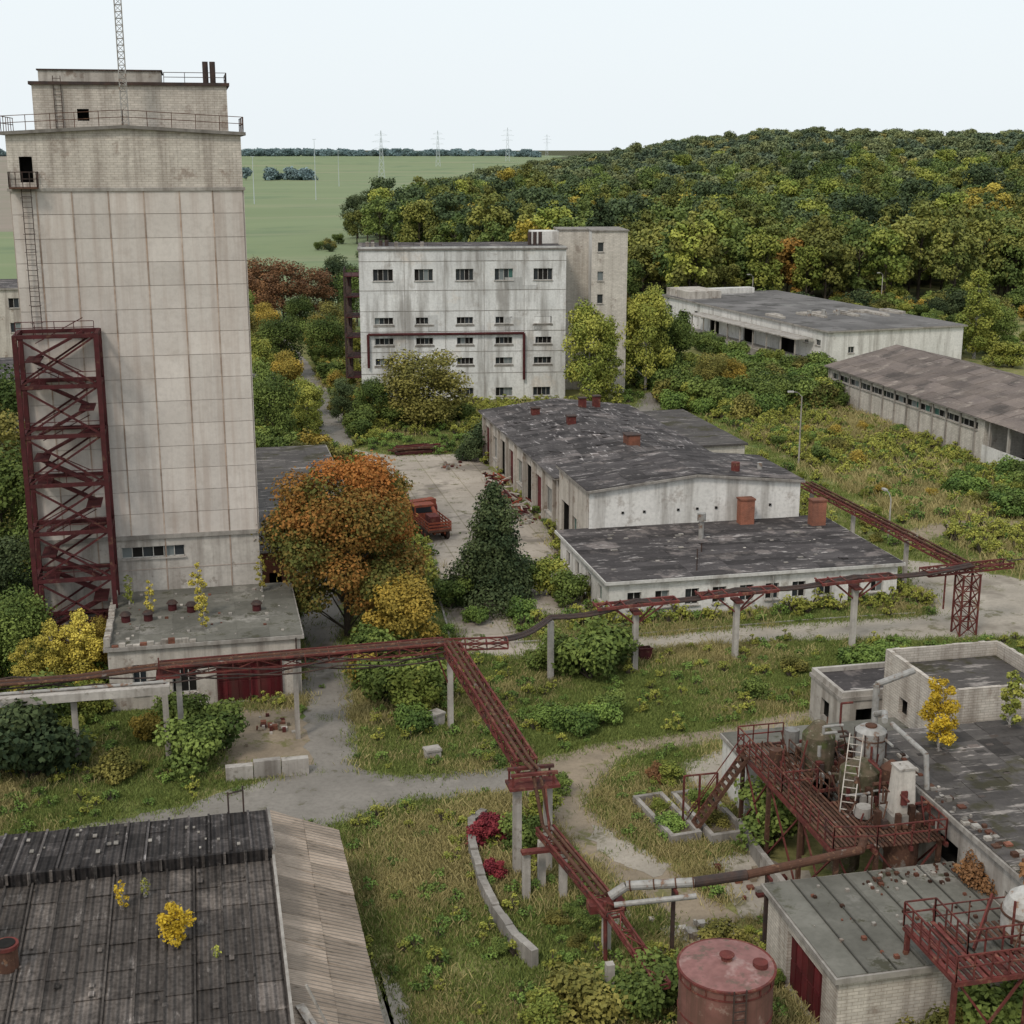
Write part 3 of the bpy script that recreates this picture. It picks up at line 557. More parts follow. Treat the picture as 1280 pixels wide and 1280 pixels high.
# individual overlapping corrugated sheets, uneven rows per column
nr,ncl=13,27
for i in range(ncl):
    ct=random.uniform(.85,1.15); sh=random.uniform(-.25,.25)
    for j in range(nr):
        ya=max(34,34+23.3*j/nr+sh); yb=min(57.2,34+23.3*(j+1)/nr+sh+.12)
        if j==0: ya=34
        if j==nr-1: yb=57.2
        za=4.9+(ya-34)/23.3; zb2=4.9+(yb-34)/23.3
        xa=-28+29.9*i/ncl; xc=-28+29.9*(i+1)/ncl; t=random.uniform(.82,1.18)*ct*(random.uniform(1.3,1.9) if random.random()<.06 else 1); o1=random.uniform(.05,.085); o2=random.uniform(0,.03); dx=random.uniform(-.02,.02)
        b.hexa([(xa+dx+.01,ya,za+o1-.03),(xc+dx-.01,ya,za+o1-.03),(xc+dx-.01,yb,zb2+o2-.03),(xa+dx+.01,yb,zb2+o2-.03),(xa+dx+.01,ya,za+o1),(xc+dx-.01,ya,za+o1),(xc+dx-.01,yb,zb2+o2),(xa+dx+.01,yb,zb2+o2)],m_slate,t)
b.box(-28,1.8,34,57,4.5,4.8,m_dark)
for i in range(ncl+1): # ridge seams running down slope
    x=-28+29.9*i/ncl; b.beam((x,34,5.01),(x,57.2,6.0),.08,.06,m_slate,random.uniform(.6,1.1))
sheets(b,(-28,57.4,6.35),(2.0,57.4,6.35),(2.0,62.9,5.5),(-28,62.9,5.5),33,3,m_slated,.05,.06,.004,.4)
b.hexa([(-28,57.25,5.8),(1.95,57.25,5.8),(1.95,57.4,5.8),(-28,57.4,5.8),(-28,57.25,6.42),(1.95,57.25,6.42),(1.95,57.4,6.42),(-28,57.4,6.42)],m_slated,.6)
for i in range(34):
    x=-28+i*.909; b.beam((x,57.4,6.46),(x,62.9,5.62),.1,.08,m_slated,random.uniform(.6,2.6))
for k in range(34): b.beam((-28+k*.9,57.18,random.uniform(5.9,6.05)),(-28+k*.9,57.18,6.5),.12,.12,m_slate,random.uniform(.6,1.6))
for k in range(45):
    x=random.uniform(-12,1.5);y=random.uniform(45,57); z=4.93+(y-34)/23.3+.1; s=random.uniform(.06,.22); b.box(x,x+s,y,y+s*1.6,z,z+.03,m_slate,random.uniform(.4,2.2))
for k in range(26):
    x=random.uniform(-12,1.5);y=random.uniform(58,62.5); z=6.45-(y-57.4)*.155; s=random.uniform(.06,.2); b.box(x,x+s,y,y+s*1.6,z,z+.04,m_plaster,random.uniform(.3,.7))
b.beam((2.0,34,4.95),(2.0,57.3,6.0),.12,.3,m_conc,.8); b.beam((2.05,57.3,6.4),(2.05,63,5.55),.12,.25,m_conc,.6)
b.obj('slate_roof',FL)
b=B(); sheets(b,(2.0,44,4.6),(5.6,44,3.2),(5.5,64.6,3.2),(2.0,65.3,4.4),2,19,m_sheet,.07,.05,.004,.28,miss=.03)
for y in np.arange(45,65,3.3): b.beam((5.3,y,0),(5.3,y,3.1),.18,.18,m_conc)
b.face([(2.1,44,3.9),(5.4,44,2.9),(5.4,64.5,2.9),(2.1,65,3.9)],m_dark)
b.obj('lean_to_roof',FL)
b=B(); b.cyl((-8.4,51.2,5.6),(-8.4,51.2,6.6),.42,.42,m_rustbr,16); b.cyl((-8.4,51.2,6.6),(-8.4,51.2,6.75),.48,.48,m_rust,16)
b.cyl((-8.4,51.2,6.75),(-8.4,51.2,6.78),.36,.36,m_dark,16); b.cyl((.9,62.7,5.4),(.9,62.7,7.0),.04,.04,m_darksteel); b.cyl((.2,62.6,5.4),(.2,62.6,6.8),.04,.04,m_darksteel)
b.beam((.2,62.6,6.7),(.9,62.7,6.8),.05,.05,m_darksteel); b.obj('roof_vent_barrel',FL)
b=B(); b.beam((2.7,47.2,4.5),(2.9,44.5,5.6),.12,.12,m_galv); b.beam((3.4,46.6,4.3),(2.6,46.8,6.2),.08,.08,m_conc); b.beam((2.4,48,4.6),(3.2,45,4.6),.35,.08,m_plaster); b.obj('broken_rafters',FL)

# ------------------------------------------------------------------ PIPE RACKS
P1=empty('pipe_rack'); b=B()
def cpost(b,x,y,h,w=.34,t=1): b.box(x-w/2,x+w/2,y-w/2,y+w/2,0,h,m_conc,t)
for x,y in ((-8.4,82.6),(-3.1,82.0),(-14,83)): cpost(b,x,y,4.5)
b.box(-16,-2.8,81.85,82.6,4.5,5.0,m_conc,1.05)
cpost(b,-2.3,83.8,4.9); cpost(b,4.8,84.1,4.9,.3); cpost(b,14.5,83.6,5.0)
for x,y,h in ((14.5,64.2,4.9),(16.1,64.2,4.9)): cpost(b,x,y,h,.4,1.1)
for x,y,h in ((14.4,61.7,2.6),(16.2,61.4,2.6),(15.4,62.6,2.6),(16.8,55.8,2.5),(15.9,52.2,2.0)): cpost(b,x,y,h,.36,1.1)
b.obj('concrete_posts',P1)
b=B()
lattice(b,(-3.4,83.9,5.4),(14.2,83.9,5.6),1.2,.55,12,m_rust,.1,.05)
lattice(b,(14.2,83.9,5.6),(18.2,83.4,5.6),1.0,.4,3,m_rust,.1,.05)
lattice(b,(14.6,83.4,5.5),(15.3,65.4,5.4),1.0,.7,13,m_rust,.12,.06,True)
b.box(14.0,16.6,63.6,64.8,4.9,5.05,m_rust); b.box(14.1,16.5,63.7,63.9,5.6,5.75,m_rust); b.box(14.1,16.5,64.5,64.7,5.6,5.75,m_rust)
for x in (14.2,16.3): b.beam((x,63.8,5.05),(x,63.8,5.6),.1,.1,m_rust); b.beam((x,64.7,5.05),(x,64.7,5.6),.1,.1,m_rust)
lattice(b,(15.7,63.2,2.9),(16.8,54.6,2.9),.9,.3,6,m_rust,.11,.05)
b.box(14.1,16.6,61.3,61.7,2.6,2.75,m_rust); b.box(15.9,17.6,55.4,56.1,2.5,2.9,m_rust)
b.beam((15.8,63.5,5.0),(15.8,62.6,2.9),.1,.1,m_rust)
lattice(b,(16.8,54.6,2.8),(17.6,50.0,2.0),.6,.25,4,m_rust,.09,.05)
for dx in (-.9,.9): b.beam((14.5+dx,83.2,5.2),(14.5+dx*.2,83.5,3.2),.08,.08,m_rust)
b.beam((-3.1,82,4.9),(-3.1,84.4,5.2),.12,.12,m_rust); b.box(-3.6,-2.2,83.1,84.7,5.0,5.15,m_rust)
b.beam((-3.4,83.4,5.6),(-3.4,83.4,6.3),.08,.08,m_rust)
b.obj('steel_trusses',P1)
b=B()
for k,(dy,dz,r) in enumerate(((-.45,.35,.1),(-.15,.33,.07),(.1,.36,.12),(.4,.33,.06))):
    b.pipe([(-18,83.2+dy,5.2+dz),(-8,83.5+dy,5.1+dz),(-3.2,83.9+dy,5.3+dz),(5,83.9+dy,5.3+dz+.1),(14.3,83.9+dy,5.5+dz)],r,m_darksteel if k%2 else m_rustbr)
for k,(dy,z0_,sag) in enumerate(((-.7,5.5,.4),(-.6,5.2,.55),(.55,5.4,.3),(-.75,5.05,.3))):
    pts=[]
    for a in np.linspace(0,1,28): x=-18+32.5*a; pts.append((x,83.9+dy+.1*math.sin(x),z0_-sag*abs(math.sin(x*.42+k))))
    b.pipe(pts,.05,m_darksteel,6)
b.pipe([(-18,82.5,5.1),(-3,82.4,5.12)],.1,m_galv)
for dx,r in ((-.25,.1),(.1,.08)): b.pipe([(14.6+dx,83.6,5.95),(15.3+dx,65,5.85),(15.5+dx,64,5.8),(15.8+dx,63,3.2),(16.7+dx,56,3.15)],r,m_rustbr)
b.obj('pipes',P1)
P2=empty('pipe_rack'); b=B(); c=B(); pp=B()
for x,y,h in ((22.8,90.4,4.4),(29.1,90.9,4.4),(36.9,91.5,4.5),(46.5,92.3,4.6)):
    cpost(b,x,y,h,.38,1.1); s=3.0 if x>23 else .3
    if x>23:
        for dy in (-.55,.55):
            c.beam((x-s,y+dy-.1,h+.65),(x+s,y+dy+.1,h+.75),.16,.2,m_rust,1.25); c.beam((x-s*.6,y+dy,h+.6),(x,y,h-.9),.1,.1,m_rust,1.2); c.beam((x+s*.6,y+dy,h+.6),(x,y,h-.9),.1,.1,m_rust,1.2)
        for q in np.linspace(-s,s,7): c.beam((x+q,y-.6,h+.8),(x+q,y+.6,h+.8),.1,.1,m_rust,1.2)
        for q in np.linspace(-s,s-1,6): c.beam((x+q,y-.5,h+.7),(x+q+1,y+.5,h+.72),.06,.06,m_rust)
        c.box(x-.3,x+.3,y-.6,y+.6,h,h+.15,m_rust)
for dx in (-.7,.7):
    for dy in (-.6,.6): c.beam((56.2+dx,93.2+dy,0),(56.2+dx,93.2+dy,4.9),.12,.12,m_rust)
for k in range(4):
    z=k*1.2
    for a in ((-.7,-.6,.7,-.6),(.7,-.6,.7,.6),(.7,.6,-.7,.6),(-.7,.6,-.7,-.6)):
        c.beam((56.2+a[0],93.2+a[1],z),(56.2+a[2],93.2+a[3],z+1.2),.06,.06,m_rust); c.beam((56.2+a[2],93.2+a[3],z),(56.2+a[0],93.2+a[1],z+1.2),.06,.06,m_rust); c.beam((56.2+a[0],93.2+a[1],z+1.2),(56.2+a[2],93.2+a[3],z+1.2),.07,.07,m_rust)
c.beam((54.2,93.0,2.2),(54.2,93.0,4.9),.1,.1,m_rust)
lattice(c,(52.6,93.4,5.1),(60.2,94.2,5.1),1.2,.35,6,m_rust,.12,.06)
lattice(c,(56.6,94.2,5.0),(56.8,124.5,4.6),1.1,.4,20,m_rust,.12,.06)
for y in (104,114,123): cpost(b,56.8,y,4.4,.3)
b.obj('concrete_posts',P2); c.obj('steel_brackets',P2)
ph=[(18,83.6,5.8),(22.8,90.4,4.7),(29.1,90.9,5.3),(36.9,91.5,5.4),(46.5,92.3,5.5),(56.5,93.3,5.5)]
for k,(dy,dz,r) in enumerate(((-.35,0,.09),(-.05,0,.05),(.15,.02,.07),(.4,0,.05))):
    pts=[]
    for a,bq in zip(ph[:-1],ph[1:]):
        for t in np.linspace(0,1,6)[:-1]: pts.append((a[0]+(bq[0]-a[0])*t,a[1]+(bq[1]-a[1])*t+dy,a[2]+(bq[2]-a[2])*t+dz-.35*math.sin(math.pi*t)))
    pts.append((ph[-1][0],ph[-1][1]+dy,ph[-1][2]+dz)); pp.pipe(pts,r,m_darksteel,6)
for k in (-.3,.2): pp.pipe([(56.7+k,94.5,5.35),(56.9+k,124,4.95)],.08,m_rustbr,6)
pp.pipe([(60,94.2,5.3),(66,95,5.3),(80,97,5.3)],.05,m_darksteel,6)
pp.obj('pipes',P2)
# steam pipe bottom
b=B(); b.pipe([(16.9,55.6,3.2),(17.6,55.5,3.7),(20.6,54.8,3.9)],.22,m_galv,12); b.pipe([(16.9,55.0,3.1),(20.5,54.2,3.55)],.13,m_galv,12)
b.pipe([(20.6,54.8,3.9),(23,54.5,4.15)],.24,m_darksteel,12); b.pipe([(23,54.5,4.15),(28.6,54.6,4.7),(29.2,55.5,4.8)],.2,m_rustbr,12)
for t in (0.05,.4,.72,.98): x=17.6+3*t; b.cyl((x,55.5-.7*t,3.7+.2*t),(x+.06,55.48-.7*t,3.71+.2*t),.25,.25,m_rustbr,12)
for x,y,z in ((19.7,55,3.7),(24,54.5,4.1)): b.beam((x,y,0),(x,y,z),.16,.16,m_darksteel); b.beam((x,y-.5,z-.1),(x,y+.6,z-.1),.12,.12,m_rust)
b.pipe([(16.6,55.4,3.1),(16.6,55.2,.2)],.1,m_rust); b.obj('steam_pipe')

# ------------------------------------------------------------------ PLANT on the right
PR=building('workshop_with_sheet_roof',33.4,60,34,64.3,5.6,m_conc,m_felt2,{'l':[(3,5,3,4.4,'w',3),(8,10,3,4.4,'o'),(14,16,3,4.4,'w',3)]},oh=.3,nu=24,nv=14,jit=.07,tv=.4)
b=B()
for k in range(90): x=random.uniform(33.2,34.0); y=random.uniform(45,63); s=random.uniform(.08,.35); b.box(x,x+s,y,y+s,5.85,5.9+random.uniform(0,.2),random.choice([m_redbrick,m_plaster,m_conc,m_rustbr]),random.uniform(.4,1))
for k in range(80): x=random.uniform(34,46); y=random.uniform(50,63); s=random.uniform(.1,.6); b.box(x,x+s,y,y+s*.6,5.9,5.93,random.choice([m_felt2,m_slateR]),random.uniform(.4,1.3))
b.obj('roof_edge_rubble',PR)
PW=empty('white_brick_block'); FOOT.append([(36,64),(47,64),(47,74),(36,74)])
b=B()
wall(b,39,66,1,0,7.4,0,7.1,[(3,4.1,4.2,5.2,'o')],m_whitebrick); wall(b,39,73,0,-1,7,0,7.1,[(2,3,4,5,'o')],m_whitebrick); wall(b,46.4,66,0,1,7,0,7.1,[],m_whitebrick); wall(b,46.4,73,-1,0,7.4,0,7.1,[],m_whitebrick)
b.box(39.25,46.15,66.25,72.75,6.2,6.35,m_felt2)
for i in range(17):
    b.box(39+i*.43,39+i*.43+.432,66,66.25,7.1,7.2+random.uniform(0,.05),m_whitebrick,random.uniform(.9,1)); b.box(39+i*.43,39+i*.43+.432,72.75,73,7.1,7.2+random.uniform(0,.06),m_whitebrick,random.uniform(.9,1))
for i in range(15): b.box(39,39.25,66.3+i*.43,66.3+i*.43+.432,7.1,7.2+random.uniform(0,.05),m_whitebrick,random.uniform(.9,1)); b.box(46.15,46.4,66.3+i*.43,66.3+i*.43+.432,7.1,7.2+random.uniform(0,.06),m_whitebrick,random.uniform(.9,1))
for q in ((39.002,39.25,66.25,72.75),(46.15,46.398,66.25,72.75),(39.25,46.15,66.002,66.25),(39.25,46.15,72.75,72.998)): b.box(*q,6.3,7.098,m_whitebrick,.9)
b.obj('walls',PW)
building('low_plant_building',28.2,38.9,67.6,71.2,3.3,m_white,m_greyroof,{'f':[(4,5.4,.1,2.4,'o')],'l':[(1.4,2.2,1,2.2,'o')]},nu=5,nv=3,oh=.15)
building('dark_roofed_store',37.6,46,75.5,80,3.0,m_conc,m_felt,{'f':[(1,2.2,.1,2.4,'o')],'l':[(1.6,2.8,1,2.2,'o')]},nu=4,nv=2,par=.35,oh=.1)
# elevated platform with vessels
PP=empty('rusted_process_platform'); b=B(); z=4.7
FOOT.append([(27,53),(34,53),(34,67),(27,67)])
grating(b,27.4,29.4,55,67,z,m_rustbr); grating(b,29.42,32.9,54.6,59.5,z,m_rustbr); grating(b,29.42,33,62,66,z,m_rustbr); grating(b,29.42,33,59.5,62,z-.6,m_darksteel,.3,.1)
for y in np.arange(55,67.1,1.5): b.beam((27.4,y,z-.1),(33,y,z-.1),.12,.16,m_rust)
for x in (27.4,29.4,31.2,33): b.beam((x,54.6,z-.25),(x,67,z-.25),.14,.22,m_rust)
for x in (27.6,29.6,32.8):
    for y in (55,59,63,66.6): b.beam((x,y,0),(x,y,z),.2,.2,m_rustbr)
for x in (27.6,32.8):
    for y0_,y1_ in ((55,59),(59,63),(63,66.6)): b.beam((x,y0_,.2),(x,y1_,z-.3),.08,.08,m_rust); b.beam((x,y1_,.2),(x,y0_,z-.3),.08,.08,m_rust)
for x0_,x1_ in ((27.6,29.6),(29.6,32.8)): b.beam((x0_,55,.2),(x1_,55,z-.3),.08,.08,m_rust); b.beam((x1_,55,.2),(x0_,55,z-.3),.08,.08,m_rust)
railing(b,[(29.3,61,z),(27.4,61,z),(27.4,55,z),(29.4,54.6,z),(32.9,54.6,z),(32.9,57,z)],m_rust,1.1,.8,.06)
railing(b,[(27.4,61,z),(27.4,67,z),(30,67,z)],m_rust,1.1,.8,.06); railing(b,[(29.5,60,z),(29.5,65,z)],m_rustbr,1.0,.9,.05)
b.obj('platform_frame',PP)
b=B() # stairs
for dy in (0,.8): b.beam((24.6,66+dy,.1),(27.4,65.4+dy,z),.08,.2,m_rustbr)
for i in range(14): t=(i+.5)/14; b.box(24.6+2.8*t-.12,24.6+2.8*t+.12,65.95-.6*t,66.75-.6*t,.1+4.6*t,.14+4.6*t,m_rustbr)
b.beam((24.6,66,1.1),(27.4,65.4,z+1),.05,.05,m_rust); b.beam((24.6,66.8,1.1),(27.4,66.2,z+1),.05,.05,m_rust)
for x in (24.4,25.3,26.3): b.beam((x,67,0),(x,67,3.2),.1,.1,m_rust)
b.beam((24.4,67,3.2),(26.3,67,3.2),.08,.08,m_rust); b.beam((24.4,67,.3),(26.3,67,3.1),.05,.05,m_rust)
ladder(b,(29.6,58.2,z),(30.9,60.2,z+3.2),m_plaster,.7,(.8,-.5,0))
b.obj('stairs',PP)
b=B()
b.cyl((32.6,62,4.9),(32.6,62,7.2),.8,.8,m_galv,24); b.cyl((32.6,62,7.2),(32.6,62,7.4),.8,.55,m_galv,24); b.cyl((32.6,62,7.4),(32.6,62,7.5),.3,.3,m_rustbr,12)
for i in range(8): a=i*math.pi/4; b.beam((32.6+.84*math.cos(a),62+.84*math.sin(a),4.9),(32.6+.84*math.cos(a),62+.84*math.sin(a),7.2),.05,.05,m_darksteel)
for zz in (5.4,6.8): b.cyl((32.6,62,zz),(32.6,62,zz+.06),.84,.84,m_rustbr,24)
b.obj('metal_vessel',PP)
b=B()
b.cyl((30.4,63.4,4.8),(30.4,63.4,6.6),.85,.85,m_moss,16); b.cyl((30.4,63.4,6.6),(30.4,63.4,7.3),.85,.3,m_moss,16); b.cyl((30.4,63.4,4.0),(30.4,63.4,4.8),.3,.85,m_moss,16)
b.cyl((31.2,60.2,4.8),(31.2,60.2,6.0),1.0,1.0,m_moss,16); b.cyl((31.2,60.2,6.0),(31.2,60.2,6.5),1.0,.4,m_moss,16); b.cyl((31.2,60.2,3.2),(31.2,60.2,4.8),.4,1.0,m_rustbr,16)
b.cyl((30.2,57.6,4.8),(30.2,57.6,5.3),.45,.4,m_conc,12,True,.7); b.cyl((32.4,59.2,4.8),(32.4,59.2,6.4),.55,.55,m_rustbr,14); b.cyl((32.4,59.2,6.4),(32.4,59.2,6.8),.55,.1,m_rustbr,14)
b.cyl((28.4,64.2,4.8),(28.4,64.2,5.6),.35,.35,m_rustbr,12); b.cyl((29.9,65.6,4.8),(29.9,65.6,6.0),.4,.4,m_galv,12,True,.7)
b.cyl((31.2,55.6,2.4),(31.2,55.6,4.6),.8,.8,m_rustbr,16); b.cyl((29.6,58.5,1.8),(29.6,58.5,4.5),.9,.9,m_moss,16)
b.obj('mossy_vessels',PP)
b=B()
b.hexa([(31.2,56.4,4.8),(32.3,56.4,4.8),(32.3,57.4,4.8),(31.2,57.4,4.8),(31.35,56.5,7.5),(32.15,56.5,7.5),(32.15,57.3,7.5),(31.35,57.3,7.5)],m_plaster,1.0); b.box(31.3,32.2,56.45,57.35,7.5,7.6,m_conc); b.box(31.0,32.5,56.2,57.6,4.79,5.3,m_conc,.7); b.box(31.45,31.75,56.3,56.43,5.8,6.5,m_rust)
b.obj('white_flue',PP)
b=B(); b.pipe([(33.3,63,5),(33.3,63,7.6),(33.3,62,8.1),(32.8,61,8.1)],.16,m_galv,10); b.pipe([(33.2,61,7.9),(33.4,57.8,7.6),(33.4,57.3,5)],.13,m_galv,10); b.pipe([(34.6,65.5,5),(34.6,65.5,8.2),(37,66,8.6)],.18,m_galv,10)
for _ in range(26):
    x,y,zz=random.uniform(29.6,33),random.uniform(56,65.5),random.uniform(5,7.3); p=[(x,y,zz)]
    for _k in range(3):
        ax=random.randint(0,2); q=list(p[-1]); q[ax]+=random.uniform(-1.4,1.4); q=[min(max(q[0],29.5),33.1),min(max(q[1],55.5),66),min(max(q[2],4.85),7.6)]
        if (Vector(q)-Vector(p[-1])).length>.15: p.append(tuple(q))
    b.pipe(p,random.uniform(.04,.11),random.choice([m_rustbr,m_rust,m_galv,m_darksteel]),8)
for k in range(150): x=random.uniform(29.5,33);y=random.uniform(55.2,65.6); s=random.uniform(.06,.3); b.box(x,x+s,y,y+s,4.79,4.79+random.uniform(.1,1.1)*(.4+s*2),random.choice([m_rustbr,m_rustbr,m_conc,m_moss,m_rust,m_darksteel]),random.uniform(.5,1.1))
for k in range(40): x=random.uniform(27.5,33);y=random.uniform(55.2,66); b.beam((x,y,4.85),(x+random.uniform(-.6,.6),y+random.uniform(-.6,.6),4.9+random.uniform(.2,2.2)),.06,.06,random.choice([m_rustbr,m_rust]))
b.obj('process_pipes',PP)
SM=building('small_garage',23.9,32.9,46.7,54,3.5,m_whitebrick,m_greyroof,{'l':[(2.2,5.8,.05,2.8,'dr',6)]},oh=.3,nu=7,nv=1,jit=.02,tv=.15)
b=B()
for x in np.arange(25,33,1.25): b.box(x,x+.05,46.5,54.2,3.8,3.87,m_greyroof,.5)
for k in range(90): x=random.uniform(28,33)if k%2 else random.uniform(24,33);y=random.uniform(52.5,54) if k%2 else random.uniform(47,54); s=random.uniform(.04,.2); b.box(x,x+s,y,y+s,3.79,3.83+s*.5,random.choice([m_redbrick,m_plaster,m_rustbr]),random.uniform(.4,.9))
b.obj('roof_seams',SM)
b=B(); cx,cy_=18.9,46.4
b.cyl((cx,cy_,.2),(cx,cy_,5.0),1.85,1.85,m_tankred,48); b.cyl((cx,cy_,5.0),(cx,cy_,5.08),1.95,1.95,m_rust,48); b.cyl((cx,cy_,5.08),(cx,cy_,5.3),1.85,.25,m_tanklid,48); b.cyl((cx,cy_,5.3),(cx,cy_,5.5),.22,.22,m_rust,16); b.cyl((cx,cy_,5.5),(cx,cy_,5.54),.3,.3,m_rust,16)
for zz in (1.5,3.2,4.6): b.cyl((cx,cy_,zz),(cx,cy_,zz+.07),1.88,1.88,m_rust,48)
for i in range(16): a=i*math.pi/8; b.beam((cx+1.88*math.cos(a),cy_+1.88*math.sin(a),4.7),(cx+1.88*math.cos(a),cy_+1.88*math.sin(a),5.0),.05,.05,m_rust)
b.cyl((cx,cy_,0),(cx,cy_,.2),2.1,2.1,m_conc,32); b.cyl((cx+1.2,cy_-.5,5.1),(cx+1.2,cy_-.5,5.35),.3,.3,m_rust,12); ladder(b,(cx-.2,cy_-2.0,.2),(cx-.2,cy_-2.0,5.2),m_darksteel)
b.obj('steel_storage_tank')
PT=empty('access_platform'); b=B(); z=4.9
grating(b,27.2,34.5,43.6,45.2,z,m_rust,.3,.18); grating(b,27.2,28.6,45.2,47.8,z,m_rust,.3,.18); grating(b,28.6,33.5,46.6,47.9,z-.4,m_rustbr,.3,.16)
for x in np.arange(27.2,34,.8): b.beam((x,43.6,z-.1),(x,47.8 if x<29 else 45.2,z-.1),.1,.12,m_rust)
for y in (43.6,45.2): b.beam((27.2,y,z-.1),(34.5,y,z-.1),.12,.2,m_rust)
railing(b,[(34,43.6,z),(27.2,43.6,z),(27.2,47.8,z),(28.6,47.8,z),(28.6,45.2,z),(34,45.2,z)],m_rust,1.1,.7,.06)
railing(b,[(28.6,47.9,z-.4),(33.5,47.9,z-.4)],m_rust,1.1,.7,.05)
for x,y in ((27.3,43.8),(27.3,47.6),(30.5,43.8),(34,43.8)): b.beam((x,y,0 if y<46.5 else 3.8),(x,y,z),.18,.18,m_rust)
b.beam((27.3,43.8,.5),(30.5,43.8,z),.09,.09,m_rust); b.beam((30.5,43.8,.5),(27.3,43.8,z),.09,.09,m_rust); b.beam((30.5,43.8,.5),(34,43.8,z),.09,.09,m_rust)
ladder(b,(30.6,44.6,5),(32.2,45.6,7.6),m_rustbr,.7,(.5,-.8,0)); b.beam((29,45.4,5),(30.4,46.6,6.6),.08,.3,m_rust); b.beam((30.8,45.6,4.9),(30.8,45.6,6.8),.08,.08,m_rust)
b.obj('platform_frame',PT)
b=B(); # domed vessel
prof=[(0.05,6.3),(.45,6.22),(.8,5.95),(1.0,5.5),(1.05,5.0),(1.05,4.2),(.9,3.95)]
for (r1,z1),(r2,z2) in zip(prof[:-1],prof[1:]): b.cyl((32.5,47.2,z2),(32.5,47.2,z1),r2,r1,m_galv,28,False,1.4)
for zz in (4.3,5.2): b.cyl((32.5,47.2,zz),(32.5,47.2,zz+.08),1.09,1.09,m_rustbr,28)
b.obj('domed_vessel',PT)

# ------------------------------------------------------------------ walls, kerbs, planters, small items
def pathwall(name,pts,h,w,m,seg=1.2):
    b=B()
    for (a,c),(d2,e) in zip(pts[:-1],pts[1:]):
        n=max(1,int(math.hypot(d2-a,e-c)/seg))
        for i in range(n):
            p=(a+(d2-a)*i/n,c+(e-c)*i/n); q=(a+(d2-a)*(i+.97)/n,c+(e-c)*(i+.97)/n); hh=h*random.uniform(.88,1.1)
            b.beam((p[0],p[1],hh/2),(q[0],q[1],hh/2),w*random.uniform(.9,1.05),hh,m,random.uniform(.6,.95))
    return b.obj(name)
pathwall('curved_concrete_wall',[(14,70.3),(13.1,69.3),(12.6,66.5),(12.4,63),(12.5,60),(12.9,57.2),(13.4,55.6)],.9,.4,m_conc,.8)
pathwall('concrete_block_wall',[(.2,78.8),(5.1,78.9)],1.0,.5,m_conc,1.6)
pathwall('low_retaining_wall',[(27.2,66),(27.0,62),(26.9,58)],.9,.3,m_conc,1.5)
pathwall('road_kerb',[(22,98.5),(30,98.3),(45,98.7),(55,98.4)],.14,.15,m_conc,2)
pathwall('courtyard_kerb',[(17.2,98.5),(17.8,104),(19.3,122)],.14,.15,m_conc,2)
pathwall('concrete_fence',[(96,299),(150,297),(230,296),(330,300)],2.6,.2,m_conc,3.2)
def planter(x0,x1,y0,y1,rz=0):
    b=B(); cxx,cyy=(x0+x1)/2,(y0+y1)/2; a=(x1-x0)/2; c=(y1-y0)/2
    for q in ((-a,a,-c,-c+.25),(-a,a,c-.25,c),(-a,-a+.25,-c+.25,c-.25),(a-.25,a,-c+.25,c-.25)): b.box(*q,0,.6,m_conc,random.uniform(.6,.9))
    b.box(-a+.25,a-.25,-c+.25,c-.25,0,.35,m_dirt,.5); b.obj('concrete_planter',None,(cxx,cyy,0),rz)
planter(22.9,24.7,65.4,70.6,R(6)); planter(25.1,27.3,65.0,70.6,R(4))
b=B(); b.box(-.45,.45,-.35,.35,0,.55,m_conc); b.box(-.5,.5,-.4,.4,.55,.68,m_conc,.9); b.obj('concrete_block',None,(12.6,79.3,0),R(10))
b=B(); b.box(-.5,.5,-.4,.4,0,.8,m_conc); b.box(-.55,.55,-.45,.45,.8,.92,m_conc,.9); b.obj('concrete_manhole',None,(13.6,84.3,0),R(30))
b=B(); 
for q in ((-.45,.45,-.35,-.3),(-.45,.45,.3,.35),(-.45,-.4,-.3,.3),(.4,.45,-.3,.3)): b.box(*q,.1,1.0,m_maroon)
b.box(-.4,.4,-.3,.3,.1,.15,m_dark); b.box(-.5,.5,-.4,-.3,.95,1.05,m_maroon); b.obj('metal_bin',None,(30.5,92.9,0))
b=B()
for s in (-.7,.7): b.box(s-.06,s+.06,-.25,.25,0,.42,m_conc)
for i in range(4): b.box(-1,1,-.24+i*.13,-.15+i*.13,.42,.46,m_frameb)
for i in range(2): b.box(-1,1,.26,.3,.6+i*.16,.72+i*.16,m_frameb)
b.obj('park_bench',None,(20.6,105.2,0),R(80))
b=B() # scrap beams
for k in range(26): 
    a=random.uniform(-.12,.12); y=random.uniform(-1.3,1.3); l=random.uniform(1.5,3.4); z=random.uniform(.15,.9); xx=random.uniform(-.8,.8)
    b.beam((xx-l,y-l*a,z),(xx+l,y+l*a,z+random.uniform(-.1,.15)),.18,.2,random.choice([m_rust,m_maroon,m_rustbr]))
b.obj('scrap_beam_pile',None,(25.2,169,0),R(6))
for (hx,hy,cnt) in ((31.3,150,34),(31.4,143,20),(31.6,137,18)):
    b=B()
    for k in range(cnt): 
        a=random.uniform(0,6.28); l=random.uniform(.4,1.4); x,y=random.uniform(-1,1),random.uniform(-2.5,2.5); z=random.uniform(.1,.9)
        b.beam((x-l*math.cos(a)*.5,y-l*math.sin(a),z),(x+l*math.cos(a)*.5,y+l*math.sin(a),z+random.uniform(-.1,.5)),.14,.14,random.choice([m_rust,m_maroon,m_orange,m_plaster]))
    b.obj('scrap_metal_heap',None,(hx,hy,0))
